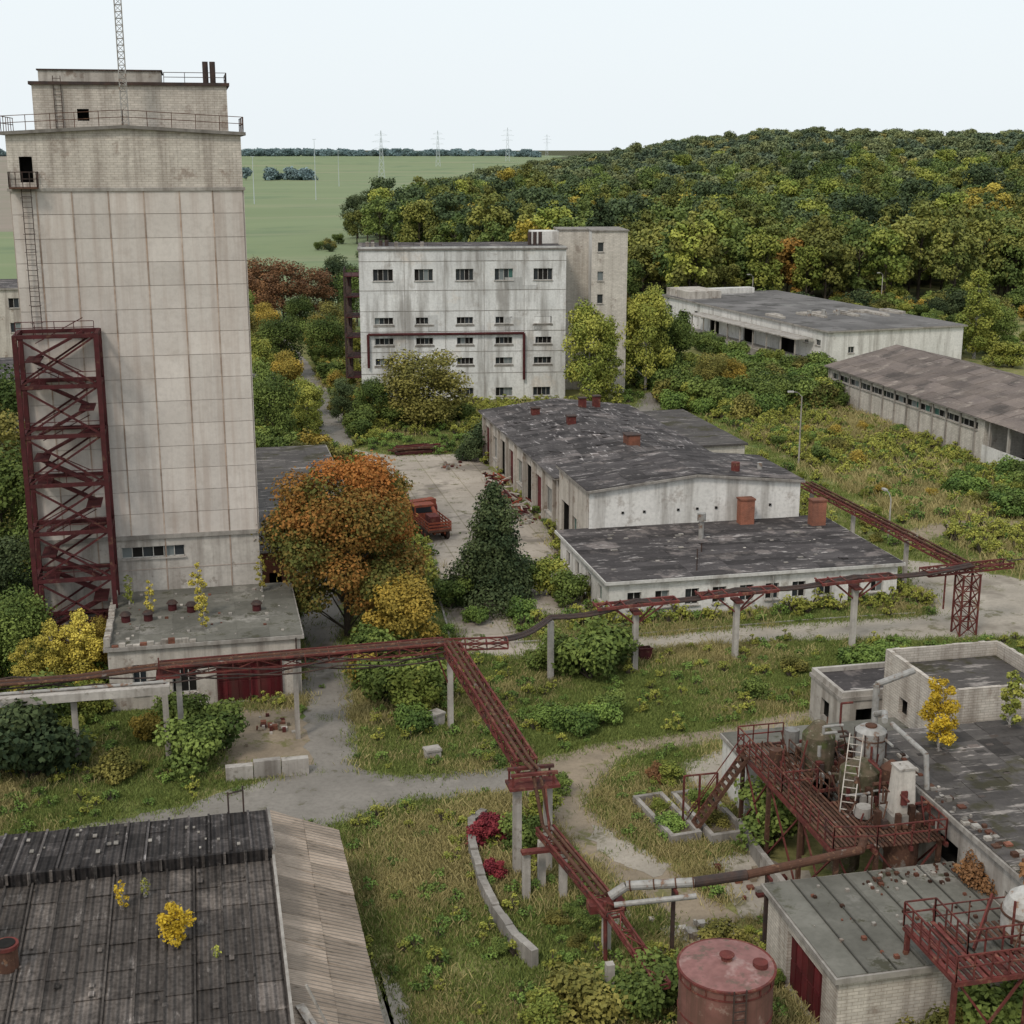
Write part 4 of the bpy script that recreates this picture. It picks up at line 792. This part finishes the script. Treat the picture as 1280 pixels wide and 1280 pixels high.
for i,(lx,ly) in enumerate(((31.5,121),(31.2,134),(3.2,86),(26.3,60),(21.5,56.2),(24,118),(28,160),(26.5,114))):
    b=B()
    for k in range(26):
        x,y=random.gauss(0,.7),random.gauss(0,1.1); s=random.uniform(.08,.4); b.box(x,x+s,y,y+s,0,random.uniform(.08,.35),random.choice([m_conc,m_plaster,m_redbrick,m_rust,m_dirt]),random.uniform(.5,1.0))
    b.obj('rubble_heap',None,(lx,ly,0))
# derelict truck
def truck(loc,rz):
    e=empty('derelict_truck',loc,rz); b=B()
    for x in (-.5,.5): b.box(x-.08,x+.08,-3.2,3.4,.75,.95,m_orange,.7)
    for y in (-2.8,-1.2,.5,2.2): b.box(-.5,.5,y,y+.12,.76,.9,m_orange,.7)
    b.obj('chassis',e); b=B()
    for x in (-1,1):
        for y in (-2.2,-1.1,2.3):
            b.cyl((x-.16,y,.5),(x+.16,y,.5),.5,.5,m_darksteel,20); b.cyl((x-.18,y,.5),(x+.18,y,.5),.24,.24,m_orange,12)
    b.obj('wheels',e); b=B()
    b.hexa([(-1.05,1.5,.95),(1.05,1.5,.95),(1.05,3.3,.95),(-1.05,3.3,.95),(-1.0,1.6,2.5),(1.0,1.6,2.5),(1.0,2.9,2.5),(-1.0,2.9,2.5)],m_orange)
    b.box(-.9,.9,1.53,1.56,1.75,2.3,m_wg); b.box(-1.04,-1.03,1.8,2.7,1.7,2.3,m_wg); b.box(1.03,1.04,1.8,2.7,1.7,2.3,m_wg); b.box(-.9,.9,3.3,3.9,.8,1.6,m_orange,.8)
    b.obj('cab',e); b=B()
    b.box(-1.15,1.15,-3.3,1.3,1.0,1.12,m_rustbr)
    for x in (-1.12,1.12):
        for y in np.arange(-3.2,1.4,.9): b.beam((x,y,1.1),(x,y,2.0),.07,.07,m_orange)
        for z in (1.3,1.6,1.9): b.beam((x,-3.25,z),(x,1.28,z),.04,.14,m_orange)
    for z in (1.3,1.6,1.9): b.beam((-1.12,-3.27,z),(1.12,-3.27,z),.04,.14,m_orange)
    b.box(-.7,.3,-2.4,-.8,1.12,2.3,m_rust); b.cyl((.5,-2,1.2),(.5,.6,2.4),.2,.2,m_orange); b.obj('bed',e)
truck((20.9,131,0),R(8))
b=B() # second machine: seed drill frame
for x in (-1.5,1.5): b.cyl((x-.1,0,.6),(x+.1,0,.6),.6,.6,m_rust,20)
b.box(-1.5,1.5,-.5,.5,.9,1.6,m_orange); b.beam((-1.4,.4,.8),(0,2.2,.6),.12,.12,m_rust); b.beam((1.4,.4,.8),(0,2.2,.6),.12,.12,m_rust)
for x in np.arange(-1.3,1.4,.3): b.beam((x,-.5,.9),(x,-.9,.1),.05,.05,m_rust)
b.obj('derelict_seed_drill',None,(21.2,138.5,0),R(20))
# lamps and pylons
def lamp(x,y,h,rz=0):
    b=B(); b.cyl((0,0,0),(0,0,h),.11,.07,m_conc,8); b.pipe([(0,0,h),(.5,0,h+.5),(1.2,0,h+.6)],.04,m_galv,6); b.box(1.0,1.7,-.15,.15,h+.5,h+.68,m_galv,1.3); b.obj('street_lamp',None,(x,y,0),rz)
lamp(68.3,152,8.2,R(170)); lamp(150,294,9,R(200)); lamp(190,293,9.5,R(200)); lamp(120,296,9,R(200)); lamp(62.5,118,4.4,R(90))
def pylon(x,y,h,w=None):
    b=B(); w=w or h*.13; zz=float(H(x,y)); n=7
    for i in range(n):
        a=w/2*(1-i/n*.92);c=w/2*(1-(i+1)/n*.92);z0_=h*i/n;z1_=h*(i+1)/n; t=.28
        for sx,sy in ((-1,-1),(1,-1),(1,1),(-1,1)): b.beam((sx*a,sy*a,z0_),(sx*c,sy*c,z1_),t,t,m_pylon)
        for s in (-1,1): b.beam((-a,s*a,z0_),(c,s*c,z1_),t*.7,t*.7,m_pylon); b.beam((a,s*a,z0_),(-c,s*c,z1_),t*.7,t*.7,m_pylon)
    for k,l in ((.62,.16),(.76,.2),(.9,.14)): b.beam((-h*l,0,h*k),(h*l,0,h*k),t,t,m_pylon); b.beam((-h*l,0,h*k),(0,0,h*k+h*.05),t*.7,t*.7,m_pylon); b.beam((h*l,0,h*k),(0,0,h*k+h*.05),t*.7,t*.7,m_pylon)
    b.obj('power_pylon',None,(x,y,zz),R(-15))
pylon(254,1960,62); pylon(418,2472,60); pylon(590,2700,62); pylon(790,3200,50)
def mast(x,y,h): 
    b=B(); b.cyl((0,0,0),(0,0,h),.3,.15,m_pylon,8); b.beam((-1.5,0,h),(1.5,0,h),.25,.25,m_pylon); b.obj('utility_pole',None,(x,y,float(H(x,y))))
mast(91.6,1091,44); mast(42.9,1018,32); mast(150,1500,36); mast(330,1700,20)

# ------------------------------------------------------------------ VEGETATION
def leaves(b,P,N,size,m,tint,asp=.75):
    n=len(P); r=rng.normal(size=(n,3)); N=N/np.linalg.norm(N,axis=1,keepdims=True)
    a=np.cross(N,r); a/=np.linalg.norm(a,axis=1,keepdims=True); c=np.cross(N,a)
    s=(size*rng.uniform(.6,1.35,n))[:,None]/2
    Q=np.stack([P-a*s,P-c*s*asp+a*s*.15,P+a*s,P+c*s*asp-a*s*.1],1).reshape(-1,3)
    k=len(b.V); b.V+=Q.tolist(); b.F+=(np.arange(n*4).reshape(-1,4)+k).tolist(); i=b.mi(m); b.I+=[i]*n; b.T+=np.clip(tint,0,1).tolist()
def make_tree(name,Ht,Rd,cb,nl,n,size,lm,shape='round',seed=0,bark=None,tf=None,link=False,mats2=None,flat=1.0,lobe=.42):
    g=np.random.default_rng(seed); b=B(); bk=bark or m_bark
    ch=Ht-cb; C=[];Rr=[]
    for i in range(nl):
        u=(i+.5)/nl; th=i*2.399+g.uniform(-.4,.4)
        if shape=='round':
            z=cb+ch*(.12+.80*g.uniform(0,1)**.85); rel=(z-cb)/ch; prof=math.sqrt(max(.02,1-(2*rel-.85)**2/1.4)); rr=Rd*prof*g.uniform(.35,.8)
            lr=Rd*lobe*g.uniform(.6,1.15)
        elif shape=='cone':
            rel=u; z=cb+ch*rel; prof=(1-rel)**.7; rr=Rd*prof*.75*g.uniform(.3,1.2); lr=Rd*(.10+.32*prof)*g.uniform(.5,1.35)
        elif shape=='col':
            rel=u; z=cb+ch*(rel*.96); prof=math.sin(math.pi*min(.97,.12+rel*.86))**.6; rr=Rd*prof*g.uniform(.1,.75); lr=Rd*.45*g.uniform(.5,1.0)*(.5+.5*prof)
        else: # bush dome
            rel=g.uniform(0,.75); z=Ht*(.25+rel*.8); rr=Rd*math.sqrt(max(0,1-rel**2))*g.uniform(.1,.8); lr=Rd*.38*g.uniform(.6,1.2)
        C.append((math.cos(th)*rr,math.sin(th)*rr,z)); Rr.append(lr)
    C=np.array(C);Rr=np.array(Rr)
    if shape!='bush':
        tr=max(.06,Ht*.014); top=cb+ch*(.75 if shape!='round' else .5)
        b.cyl((0,0,0),(0,0,top*.5),tr*1.3,tr,bk,8,False); b.cyl((0,0,top*.5),(g.uniform(-.2,.2),0,top),tr,tr*.3,bk,8,False)
        for i in range(0,nl,1 if nl<20 else 2):
            z0_=max(cb*.7,min(top*.95,C[i][2]-Rd*.5)); b.cyl((0,0,z0_),tuple(C[i]),tr*.4,tr*.08,bk,5,False)
    else:
        for i in range(min(nl,8)): b.cyl((0,0,0),tuple(C[i]),.05,.02,bk,4,False)
    wgt=Rr**2; idx=g.choice(nl,n,p=wgt/wgt.sum()); dr=g.normal(size=(n,3)); dr/=np.linalg.norm(dr,axis=1,keepdims=True)
    rad=Rr[idx]*(g.uniform(.25,1,n)**.45)*(1+g.normal(0,.14,n)); P=C[idx]+dr*rad[:,None]*np.array([1,1,.8*flat]); P[:,2]=np.maximum(P[:,2],.05)
    N=dr*.8+np.array([0,0,.5])+g.normal(size=(n,3))*.55
    lt=g.uniform(0,1,nl)*.8; t=lt[idx]+g.uniform(-.25,.35,n)
    if tf is not None: t=tf(P,t,idx,g,nl)
    leaves(b,P,N,size,lm,t)
    return b.obj(name,None if link else False)
def gn_scatter(name,pts,proto,scale,rot,parent,tilt=None):
    me=bpy.data.meshes.new(name); me.vertices.add(len(pts)); me.vertices.foreach_set('co',np.asarray(pts,dtype=np.float32).ravel())
    a=me.attributes.new('sc','FLOAT','POINT'); a.data.foreach_set('value',np.asarray(scale,dtype=np.float32))
    rv=np.zeros((len(pts),3),dtype=np.float32); rv[:,2]=rot; a=me.attributes.new('rt','FLOAT_VECTOR','POINT'); a.data.foreach_set('vector',rv.ravel())
    o=bpy.data.objects.new(name,me); SC.collection.objects.link(o); o.parent=parent
    ng=bpy.data.node_groups.new(name,'GeometryNodeTree'); ng.interface.new_socket('Geometry',in_out='INPUT',socket_type='NodeSocketGeometry'); ng.interface.new_socket('Geometry',in_out='OUTPUT',socket_type='NodeSocketGeometry')
    N=ng.nodes; gi=N.new('NodeGroupInput'); go=N.new('NodeGroupOutput'); ip=N.new('GeometryNodeInstanceOnPoints'); oi=N.new('GeometryNodeObjectInfo'); oi.inputs[0].default_value=proto
    oi.inputs['As Instance'].default_value=True
    na=N.new('GeometryNodeInputNamedAttribute'); na.data_type='FLOAT'; na.inputs[0].default_value='sc'; nb=N.new('GeometryNodeInputNamedAttribute'); nb.data_type='FLOAT_VECTOR'; nb.inputs[0].default_value='rt'
    L=ng.links; L.new(gi.outputs[0],ip.inputs['Points']); L.new(oi.outputs['Geometry'],ip.inputs['Instance'])
    fo=[q for q in na.outputs if q.enabled][0]; fv=[q for q in nb.outputs if q.enabled][0]
    L.new(fo,ip.inputs['Scale']); L.new(fv,ip.inputs['Rotation']); L.new(ip.outputs[0],go.inputs[0])
    md=o.modifiers.new('scatter','NODES'); md.node_group=ng; return o
def inpoly(x,y,poly):
    ins=np.zeros(len(x),bool); n=len(poly)
    for i in range(n):
        xa,ya=poly[i];xc,yc=poly[(i+1)%n]
        c=((ya>y)!=(yc>y)); 
        with np.errstate(divide='ignore',invalid='ignore'): q=(xc-xa)*(y-ya)/(yc-ya if yc!=ya else 1e-9)+xa
        ins^=c&(x<q)
    return ins
def blocked(x,y,pave=True):
    m=np.zeros(len(x),bool)
    for p in FOOT: m|=inpoly(x,y,p)
    if pave:
        for p in PAVE: m|=inpoly(x,y,p)
    return m
def group(name,pts,protos,idx,scale,rot):
    e=empty(name)
    for k,p in enumerate(protos):
        s=idx==k
        if s.any(): gn_scatter(p.name+'_instances',pts[s],p,scale[s],rot[s],e)
    return e
# forest prototypes
FP=[]
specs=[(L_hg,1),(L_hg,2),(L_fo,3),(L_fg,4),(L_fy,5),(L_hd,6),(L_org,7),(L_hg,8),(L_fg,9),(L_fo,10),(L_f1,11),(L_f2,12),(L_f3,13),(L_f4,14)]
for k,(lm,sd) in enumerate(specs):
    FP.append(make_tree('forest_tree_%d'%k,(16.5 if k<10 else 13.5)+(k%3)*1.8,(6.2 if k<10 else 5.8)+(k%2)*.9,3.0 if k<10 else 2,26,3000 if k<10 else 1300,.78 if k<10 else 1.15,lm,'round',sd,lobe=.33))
N_=26000
r=np.sqrt(rng.uniform(290**2,1650**2,N_)); 
keep=rng.uniform(0,1,N_)<np.clip(620/r,0,1)**1.2; r=r[keep]; th=np.radians(rng.uniform(0,36,len(r)))
x=r*np.sin(th);y=r*np.cos(th); ok=(y>304)&(x>xb(y)+rng.uniform(-4,6,len(x))); x=x[ok];y=y[ok]
cell={};sel=[]
for i,(a,c) in enumerate(zip(x,y)):
    g_=7.8+max(0,(c-400))*.0045; k=(int(a/g_),int(c/g_))
    if k in cell: continue
    cell[k]=1; sel.append(i)
x=x[sel];y=y[sel]; n=len(x); print('forest',n)
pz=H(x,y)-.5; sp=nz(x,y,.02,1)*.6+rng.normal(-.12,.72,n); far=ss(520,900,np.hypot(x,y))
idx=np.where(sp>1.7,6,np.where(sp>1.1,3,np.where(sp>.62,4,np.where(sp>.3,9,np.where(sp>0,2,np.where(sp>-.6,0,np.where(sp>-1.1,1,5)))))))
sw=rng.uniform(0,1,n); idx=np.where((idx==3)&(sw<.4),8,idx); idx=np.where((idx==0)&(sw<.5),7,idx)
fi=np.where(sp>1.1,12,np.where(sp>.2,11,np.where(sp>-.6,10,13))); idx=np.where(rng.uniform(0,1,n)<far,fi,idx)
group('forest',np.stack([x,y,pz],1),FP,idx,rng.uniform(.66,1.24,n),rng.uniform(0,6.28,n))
# distant tree line, haze painted into its leaf colour
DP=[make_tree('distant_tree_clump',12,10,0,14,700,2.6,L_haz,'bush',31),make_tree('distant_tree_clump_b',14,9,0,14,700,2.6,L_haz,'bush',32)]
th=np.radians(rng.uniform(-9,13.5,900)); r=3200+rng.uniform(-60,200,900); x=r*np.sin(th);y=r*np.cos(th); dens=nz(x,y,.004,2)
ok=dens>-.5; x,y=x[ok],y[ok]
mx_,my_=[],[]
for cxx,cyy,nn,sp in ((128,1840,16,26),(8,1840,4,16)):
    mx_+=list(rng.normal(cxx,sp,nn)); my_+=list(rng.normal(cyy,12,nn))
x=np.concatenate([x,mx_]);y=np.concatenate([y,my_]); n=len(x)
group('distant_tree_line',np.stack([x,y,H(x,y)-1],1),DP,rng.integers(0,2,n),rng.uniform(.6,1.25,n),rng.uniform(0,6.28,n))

# mid-ground tree prototypes (each ~12 m tall unless scaled)
def proto(name,*a,**k): return make_tree(name,*a,**k)
TP={
'green':proto('deciduous_tree_a',12,4.8,2.2,26,11000,.34,L_green,'round',41),
'green2':proto('deciduous_tree_b',12,4.4,1.6,24,11000,.34,L_green,'round',42),
'olive':proto('deciduous_tree_c',12,5.4,.8,38,15000,.34,L_olive,'round',43),
'yg':proto('birch_tree_a',12,3.0,1.2,34,9000,.28,L_yg,'col',44,m_birchbark),
'ybirch':proto('birch_tree_c',12,3.2,.8,36,9000,.26,L_ybirch,'col',54,m_birchbark),
'ygr':proto('birch_tree_b',12,4.2,.8,38,14000,.3,L_yg,'round',45,m_birchbark,lobe=.36),
'gold':proto('golden_tree_a',12,4.5,1.5,26,10000,.34,L_gold,'round',46),
'russet':proto('russet_tree_a',12,5,1.5,24,9000,.36,L_brown,'round',47),
'dark':proto('dark_tree_a',12,4.4,1,26,11000,.34,L_dark,'round',48),
'poplar':proto('poplar_tree_a',12,2.3,.8,34,7000,.34,L_dark,'col',49)}
tn={'green':'deciduous_tree','green2':'deciduous_tree','olive':'deciduous_tree','yg':'birch_tree','ybirch':'birch_tree','ygr':'birch_tree','gold':'golden_tree','russet':'russet_tree','dark':'deciduous_tree','poplar':'poplar_tree'}
def put(k,x,y,h,wd=1.0,z=0,name=None):
    p=TP[k]; o=bpy.data.objects.new(name or tn[k],p.data); s=h/12; o.location=(x,y,z+float(H(x,y))); o.scale=(s*wd,s*wd,s); o.rotation_euler=(0,0,random.uniform(0,6.28)); SC.collection.objects.link(o)
# hero trees
def tf_maple(P,t,idx,g,nl):
    v=.36+.40*(P[:,2]-7)/6 +.12*P[:,0]/5
    lob=g.uniform(-.55,.5,nl)[idx]
    return v*.9+lob+g.uniform(-.25,.25,len(P))
o=make_tree('maple_tree',14.3,6.6,.8,74,62000,.26,L_maple,'round',3,tf=tf_maple,link=True,lobe=.27); o.location=(9.9,102.6,0)
o=make_tree('maple_tree',5.6,3.0,.3,22,13000,.24,L_gold,'round',5,link=True); o.location=(13.2,97.2,0)
o=make_tree('spruce_tree',10,4.0,.3,80,30000,.24,L_con,'cone',9,link=True,flat=.8); o.location=(22.6,108.8,0)
for a in [('olive',29,185.5,10,1.4),('green',22.5,187,6.5,1),('dark',18.7,190,6,1),('ygr',55.2,197.0,15,.85),('yg',58,199,12,1.3),('ygr',67,207,16,.8),('gold',65,214,15,.7),('green2',72,210,13,.8),('green',72,222,11,1),
          ('yg',135,228,16,1.1),('green2',141,232,10,1),('olive',74,196,7,1),('gold',76.5,194,6.5,.9),('poplar',91,318,26,.95),('poplar',94,321,22,.9),
          ('green',8.5,176,9,1),('ygr',13.3,183,7.5,1),('green2',7,189,9,1),('gold',12,204,8,1),('ygr',8,214,10,1),('green',13,232,10,1),('olive',7,246,10,1),('gold',12,262,9,1),('green2',8,275,10,1),
          ('russet',10,300,12,1.1),('russet',18,306,13,1.1),('russet',25,312,11,1.1),('russet',14,318,13,1),('green',20,285,8,1),('olive',24,262,9,1),('green',21,240,9,1),('ygr',25,225,8,1),('gold',21.5,250,8,1),
          ('green',33,300,12,1),('dark',31,320,13,1),('dark',66,590,17,1.2),('dark',74,610,18,1),('dark',84,640,17,1.1),
          ('green2',-11.5,116,10,1),('green',-13.5,97,7,1),('dark',-15,107,8,1),('gold',-8,96,4.6,.9),('green',-17,122,12,1),('olive',-20,140,12,1),('green',-22,160,13,1),
          ('ybirch',-10.6,93.8,6.0,1.0),('ybirch',-8.8,94.3,6.4,1.1),('ybirch',-12.2,93,5,1.1),('gold',-7.4,97.5,4.6,.8)]: put(*a)
# saplings on roofs
def sapling(x,y,z,h,wd,lm,n=900,name='birch_sapling',sd=0,sz=.17):
    o=make_tree(name,h,wd,h*.12,16,n,sz,lm,'col',100+sd,m_birchbark,link=True); o.location=(x,y,z)
sapling(-.9,95.8,4.5,4.2,.7,L_ybirch,1300,sd=1,sz=.15); sapling(-4.3,97.5,4.5,2.6,.5,L_ybirch,600,sd=2,sz=.13); sapling(-.6,93.4,4.5,2.2,.5,L_ybirch,500,sd=3,sz=.13); sapling(3.6,101,4.5,3.0,.6,L_ybirch,600,sd=4,sz=.13); sapling(-5.8,100,4.5,2.4,.5,L_yg,450,sd=12,sz=.13)
sapling(36.2,61.5,5.8,4.2,1.3,L_yel,4200,sd=5,sz=.14); sapling(42,60.5,5.8,3.2,1.0,L_gold,1600,sd=6); sapling(41.5,63.5,5.8,3.4,1.0,L_yg,1400,sd=7)
sapling(-2.2,51.6,5.7,1.7,.95,L_yel,1900,sd=8,sz=.12); sapling(-4.3,54.5,5.8,1.4,.35,L_yel,350,sd=9,sz=.1); sapling(-9.6,53,5.7,2.0,.7,L_yel,800,sd=10,sz=.12); sapling(-3.4,55.2,5.9,.9,.3,L_yg,160,sd=11,sz=.1); sapling(-.6,50.4,5.6,.5,.25,L_yg,100,sd=14,sz=.1)
# bushes
BP={'bgreen':make_tree('bush_a',2.4,1.9,0,14,3600,.22,L_green,'bush',61),'bivy':make_tree('bush_b',1.8,2.0,0,16,3600,.22,L_ivy,'bush',62),'byel':make_tree('bush_c',2.4,1.7,0,14,3000,.2,L_yg,'bush',63),
    'bolive':make_tree('bush_d',2.2,1.9,0,14,3200,.22,L_olive,'bush',64),'bdark':make_tree('bush_e',2.8,2.2,0,16,4200,.22,L_dark,'bush',65),'bred':make_tree('bush_f',1.6,1.1,0,12,2600,.16,L_red,'bush',66),'brus':make_tree('bush_g',2.2,1.8,0,12,3000,.2,L_brown,'bush',67),
    'bgold':make_tree('bush_h',2.4,1.7,0,14,3000,.2,L_gold,'bush',68)}
def bush(k,x,y,s,z=0,nm='bush'):
    o=bpy.data.objects.new(nm,BP[k].data); o.location=(x,y,z); o.scale=(s*random.uniform(.9,1.1),s*random.uniform(.9,1.1),s); o.rotation_euler=(0,0,random.uniform(0,6.28)); SC.collection.objects.link(o)
for a in [('bdark',-11,81.2,1.75),('bdark',-13.2,82.5,1.5),('bgreen',-1.6,80.6,1.2),('bgreen',-.6,82.5,1.2),('bolive',-6,80.5,.8),('bgreen',-2.2,86.5,1.0),('bgold',-4.6,85.5,.8),
          ('bgreen',11,88.5,1.3),('byel',12.6,86.5,1.3),('bgreen',13.6,88.6,1.2),('bgold',10,92,1.1),('bivy',12,83.9,.9),('bgreen',11.2,95,1.3),('bolive',13.6,94.6,1.0),
          ('bgreen',25.6,90,1.5),('bgreen',27.3,91.5,1.2),('bgreen',23.4,92,1.1),('bivy',22,81.2,.9),('bivy',23.8,82,.8),('bivy',20.8,82.4,.75),('bgreen',24.8,83,.7),
          ('byel',27.5,109.6,1.3),('bgreen',25.4,110.6,1.1),('bgreen',28.6,107,1.0),('bgreen',19,108,1.0),('bivy',20,104,.7),('bivy',24,104.6,.8),
          ('bred',13.7,67.4,1.05),('bred',13.2,63.9,.7),('bred',14,69,.7),('bgreen',15.4,66.4,.8),('byel',17.2,69.8,.8),
          ('bgreen',16.8,50.8,1.0),('bolive',14.6,51.2,1.1),('bgreen',18.4,51.4,1.0),('byel',12.8,51,.7),('bivy',20.4,52,.7),('bolive',22,55,.7),('bivy',16,52.6,.7),
          ('bivy',23.8,67,.5),('bgreen',26.2,69.3,.5),('byel',23.7,69,.4),('bolive',26.2,66.8,.45),('byel',25.4,72.4,.6),('bgreen',28.8,64.6,1.2),('bgreen',29.5,68.6,.8),('brus',24.8,73,.5),
          ('brus',34.2,47.6,1.3,4.4),('brus',33.2,52.3,.8,3.2),('bgreen',30.8,45.2,1.2),('bolive',27.8,45.6,1.0),('byel',29.6,45.9,.8),
          ('bivy',45,87.5,.9),('bivy',47,88.5,.8),('bolive',40,88,.6),('bgreen',19,73,.45),('bgreen',35.5,84,.6),
          ('bdark',34,166,1.5),('bdark',31,163,1.0),('bgreen',25,185,1.2),('bgreen',20,183,1.3),('bgreen',34.5,187,1)]: bush(*a)
# undergrowth masses
def region(n,x0,x1,y0,y1,cond=None):
    x=rng.uniform(x0,x1,n);y=rng.uniform(y0,y1,n); ok=~blocked(x,y)
    if cond is not None: ok&=cond(x,y)
    return x[ok],y[ok]
BL=list(BP.values())
def under(name,specs):
    X=[];Y=[];K=[];S=[]
    for n,x0,x1,y0,y1,ks,s0,s1,cond in specs:
        x,y=region(n,x0,x1,y0,y1,cond); X.append(x);Y.append(y);K.append(rng.choice(ks,len(x)));S.append(rng.uniform(s0,s1,len(x)))
    X=np.concatenate(X);Y=np.concatenate(Y);K=np.concatenate(K);S=np.concatenate(S)
    group(name,np.stack([X,Y,H(X,Y)],1),BL,K,S,rng.uniform(0,6.28,len(X)))
under('undergrowth',[
 (140,60,96,180,225,[0,1,2,0,3,1],.8,1.8,lambda x,y:x>62+(y-180)*.1),
 (60,70,92,186,200,[1,1,0],.9,1.5,None),
 (110,70,89,118,180,[0,1,1,2,3,7,2],.3,.95,lambda x,y:nz(x,y,.12,3)>.05),
 (22,78,90,120,142,[1,0,1],.8,1.3,None),
 (140,2,14,158,330,[0,1,2,3,7],.8,1.7,None),
 (50,19.5,23,176,300,[0,3,2,7],.7,1.4,None),
 (230,92,330,284,306,[0,3,4,7,0,2],1.0,2.2,None),
 (60,90,100,205,300,[0,1,2],.8,1.6,None),
 (60,-28,-7.5,84,103,[0,1,2,3,7],.7,1.4,None),
 (80,-35,-12.5,103,180,[0,1,3],1.0,2.0,None),
 (18,58,72,118,170,[2,3],.3,.6,None),
 (170,130,240,215,294,[0,2,3,1,7],.8,2.0,None),
 (70,20,95,225,300,[0,3,2],.8,1.8,None),
 (20,12,24,50,60,[2,3,0],.2,.4,None),
 (60,30,100,320,560,[0,3,4],1,2.5,lambda x,y:x>xb(y)-25)])
# grass & weeds
def tuft(name,n,h,sp,wd,lm,seed,leafy=0):
    g=np.random.default_rng(seed); b=B(); i=b.mi(lm)
    for _ in range(n):
        x,y=g.normal(0,sp,2); a=g.uniform(0,6.28); hh=h*g.uniform(.3,1.25); lx,ly=g.normal(0,.45*hh,2); k=len(b.V); c_,s_=math.cos(a)*wd,math.sin(a)*wd
        b.V+=[(x-c_,y-s_,0),(x+c_,y+s_,0),(x+lx+c_*.3,y+ly+s_*.3,hh),(x+lx*.9-c_*.3,y+ly*.9-s_*.3,hh)]; b.F.append((k,k+1,k+2,k+3)); b.I.append(i); b.T.append(float(g.uniform(0,1)))
    return b.obj(name,False)
GP=[tuft('grass_tuft_a',60,.22,.44,.022,L_gr,1),tuft('grass_tuft_b',60,.30,.40,.02,L_dry,2),tuft('grass_tuft_c',50,.46,.32,.02,L_dry,3),tuft('grass_tuft_d',70,.16,.5,.024,L_gr,4),
    make_tree('weed_clump_a',.5,.5,0,7,240,.1,L_ivy,'bush',71),make_tree('weed_clump_b',.8,.5,0,7,240,.1,L_yg,'bush',72)]
n=70000; x=rng.uniform(-22,62,n);y=rng.uniform(46,104,n)
u=nz(x,y,.25,5)+nz(x,y,.9,1)*.5; ok=(~blocked(x,y))&(x<14+y*.6)&(x>-4-y*.12)&(rng.uniform(-1.7,.7,n)<u+.1); x=x[ok];y=y[ok];n=len(x)
v=nz(x,y,.16,9)+nz(x,y,.6,3)*.3+rng.normal(0,.35,n)+np.where(y<72,.2,-.25)
idx=np.where(v>.85,2,np.where(v>.2,1,np.where(v>-.25,0,3))); q=rng.uniform(0,1,n); idx=np.where(q<.03,4,np.where(q>.985,5,idx))
n2=8000; x2=rng.uniform(-15,40,n2);y2=rng.uniform(60,172,n2); ok=(~blocked(x2,y2,False))&blocked(x2,y2)&(nz(x2,y2,.5,4)+nz(x2,y2,1.7,2)*.6>.55); x2=x2[ok];y2=y2[ok]
x=np.concatenate([x,x2]);y=np.concatenate([y,y2]); idx=np.concatenate([idx,rng.choice([0,3,4,1],len(x2))]); n=len(x); sc=rng.uniform(.5,1.35,n); sc[-len(x2):]*=.5
group('grass',np.stack([x,y,np.zeros(n)],1),GP,idx,sc,rng.uniform(0,6.28,n))
n=24000; x=rng.uniform(-30,100,n);y=rng.uniform(100,235,n); ok=(~blocked(x,y))&(x>-5-y*.14)&(x<6+y*.62); x=x[ok];y=y[ok]; n=len(x)
v=nz(x,y,.1,2)+rng.normal(0,.4,n)+np.where(x>68,.35,-.5); idx=np.where(v>.6,2,np.where(v>.1,1,np.where(v>-.4,5,3))); idx=np.where(rng.uniform(0,1,n)<.12,4,idx); idx=np.where((x>58)&(x<69)&(idx!=3)&(rng.uniform(0,1,n)<.85),3,idx)
group('tall_weeds',np.stack([x,y,np.zeros(n)],1),GP,idx,rng.uniform(1.2,2.3,n)*np.where((idx==3),.7,1),rng.uniform(0,6.28,n))
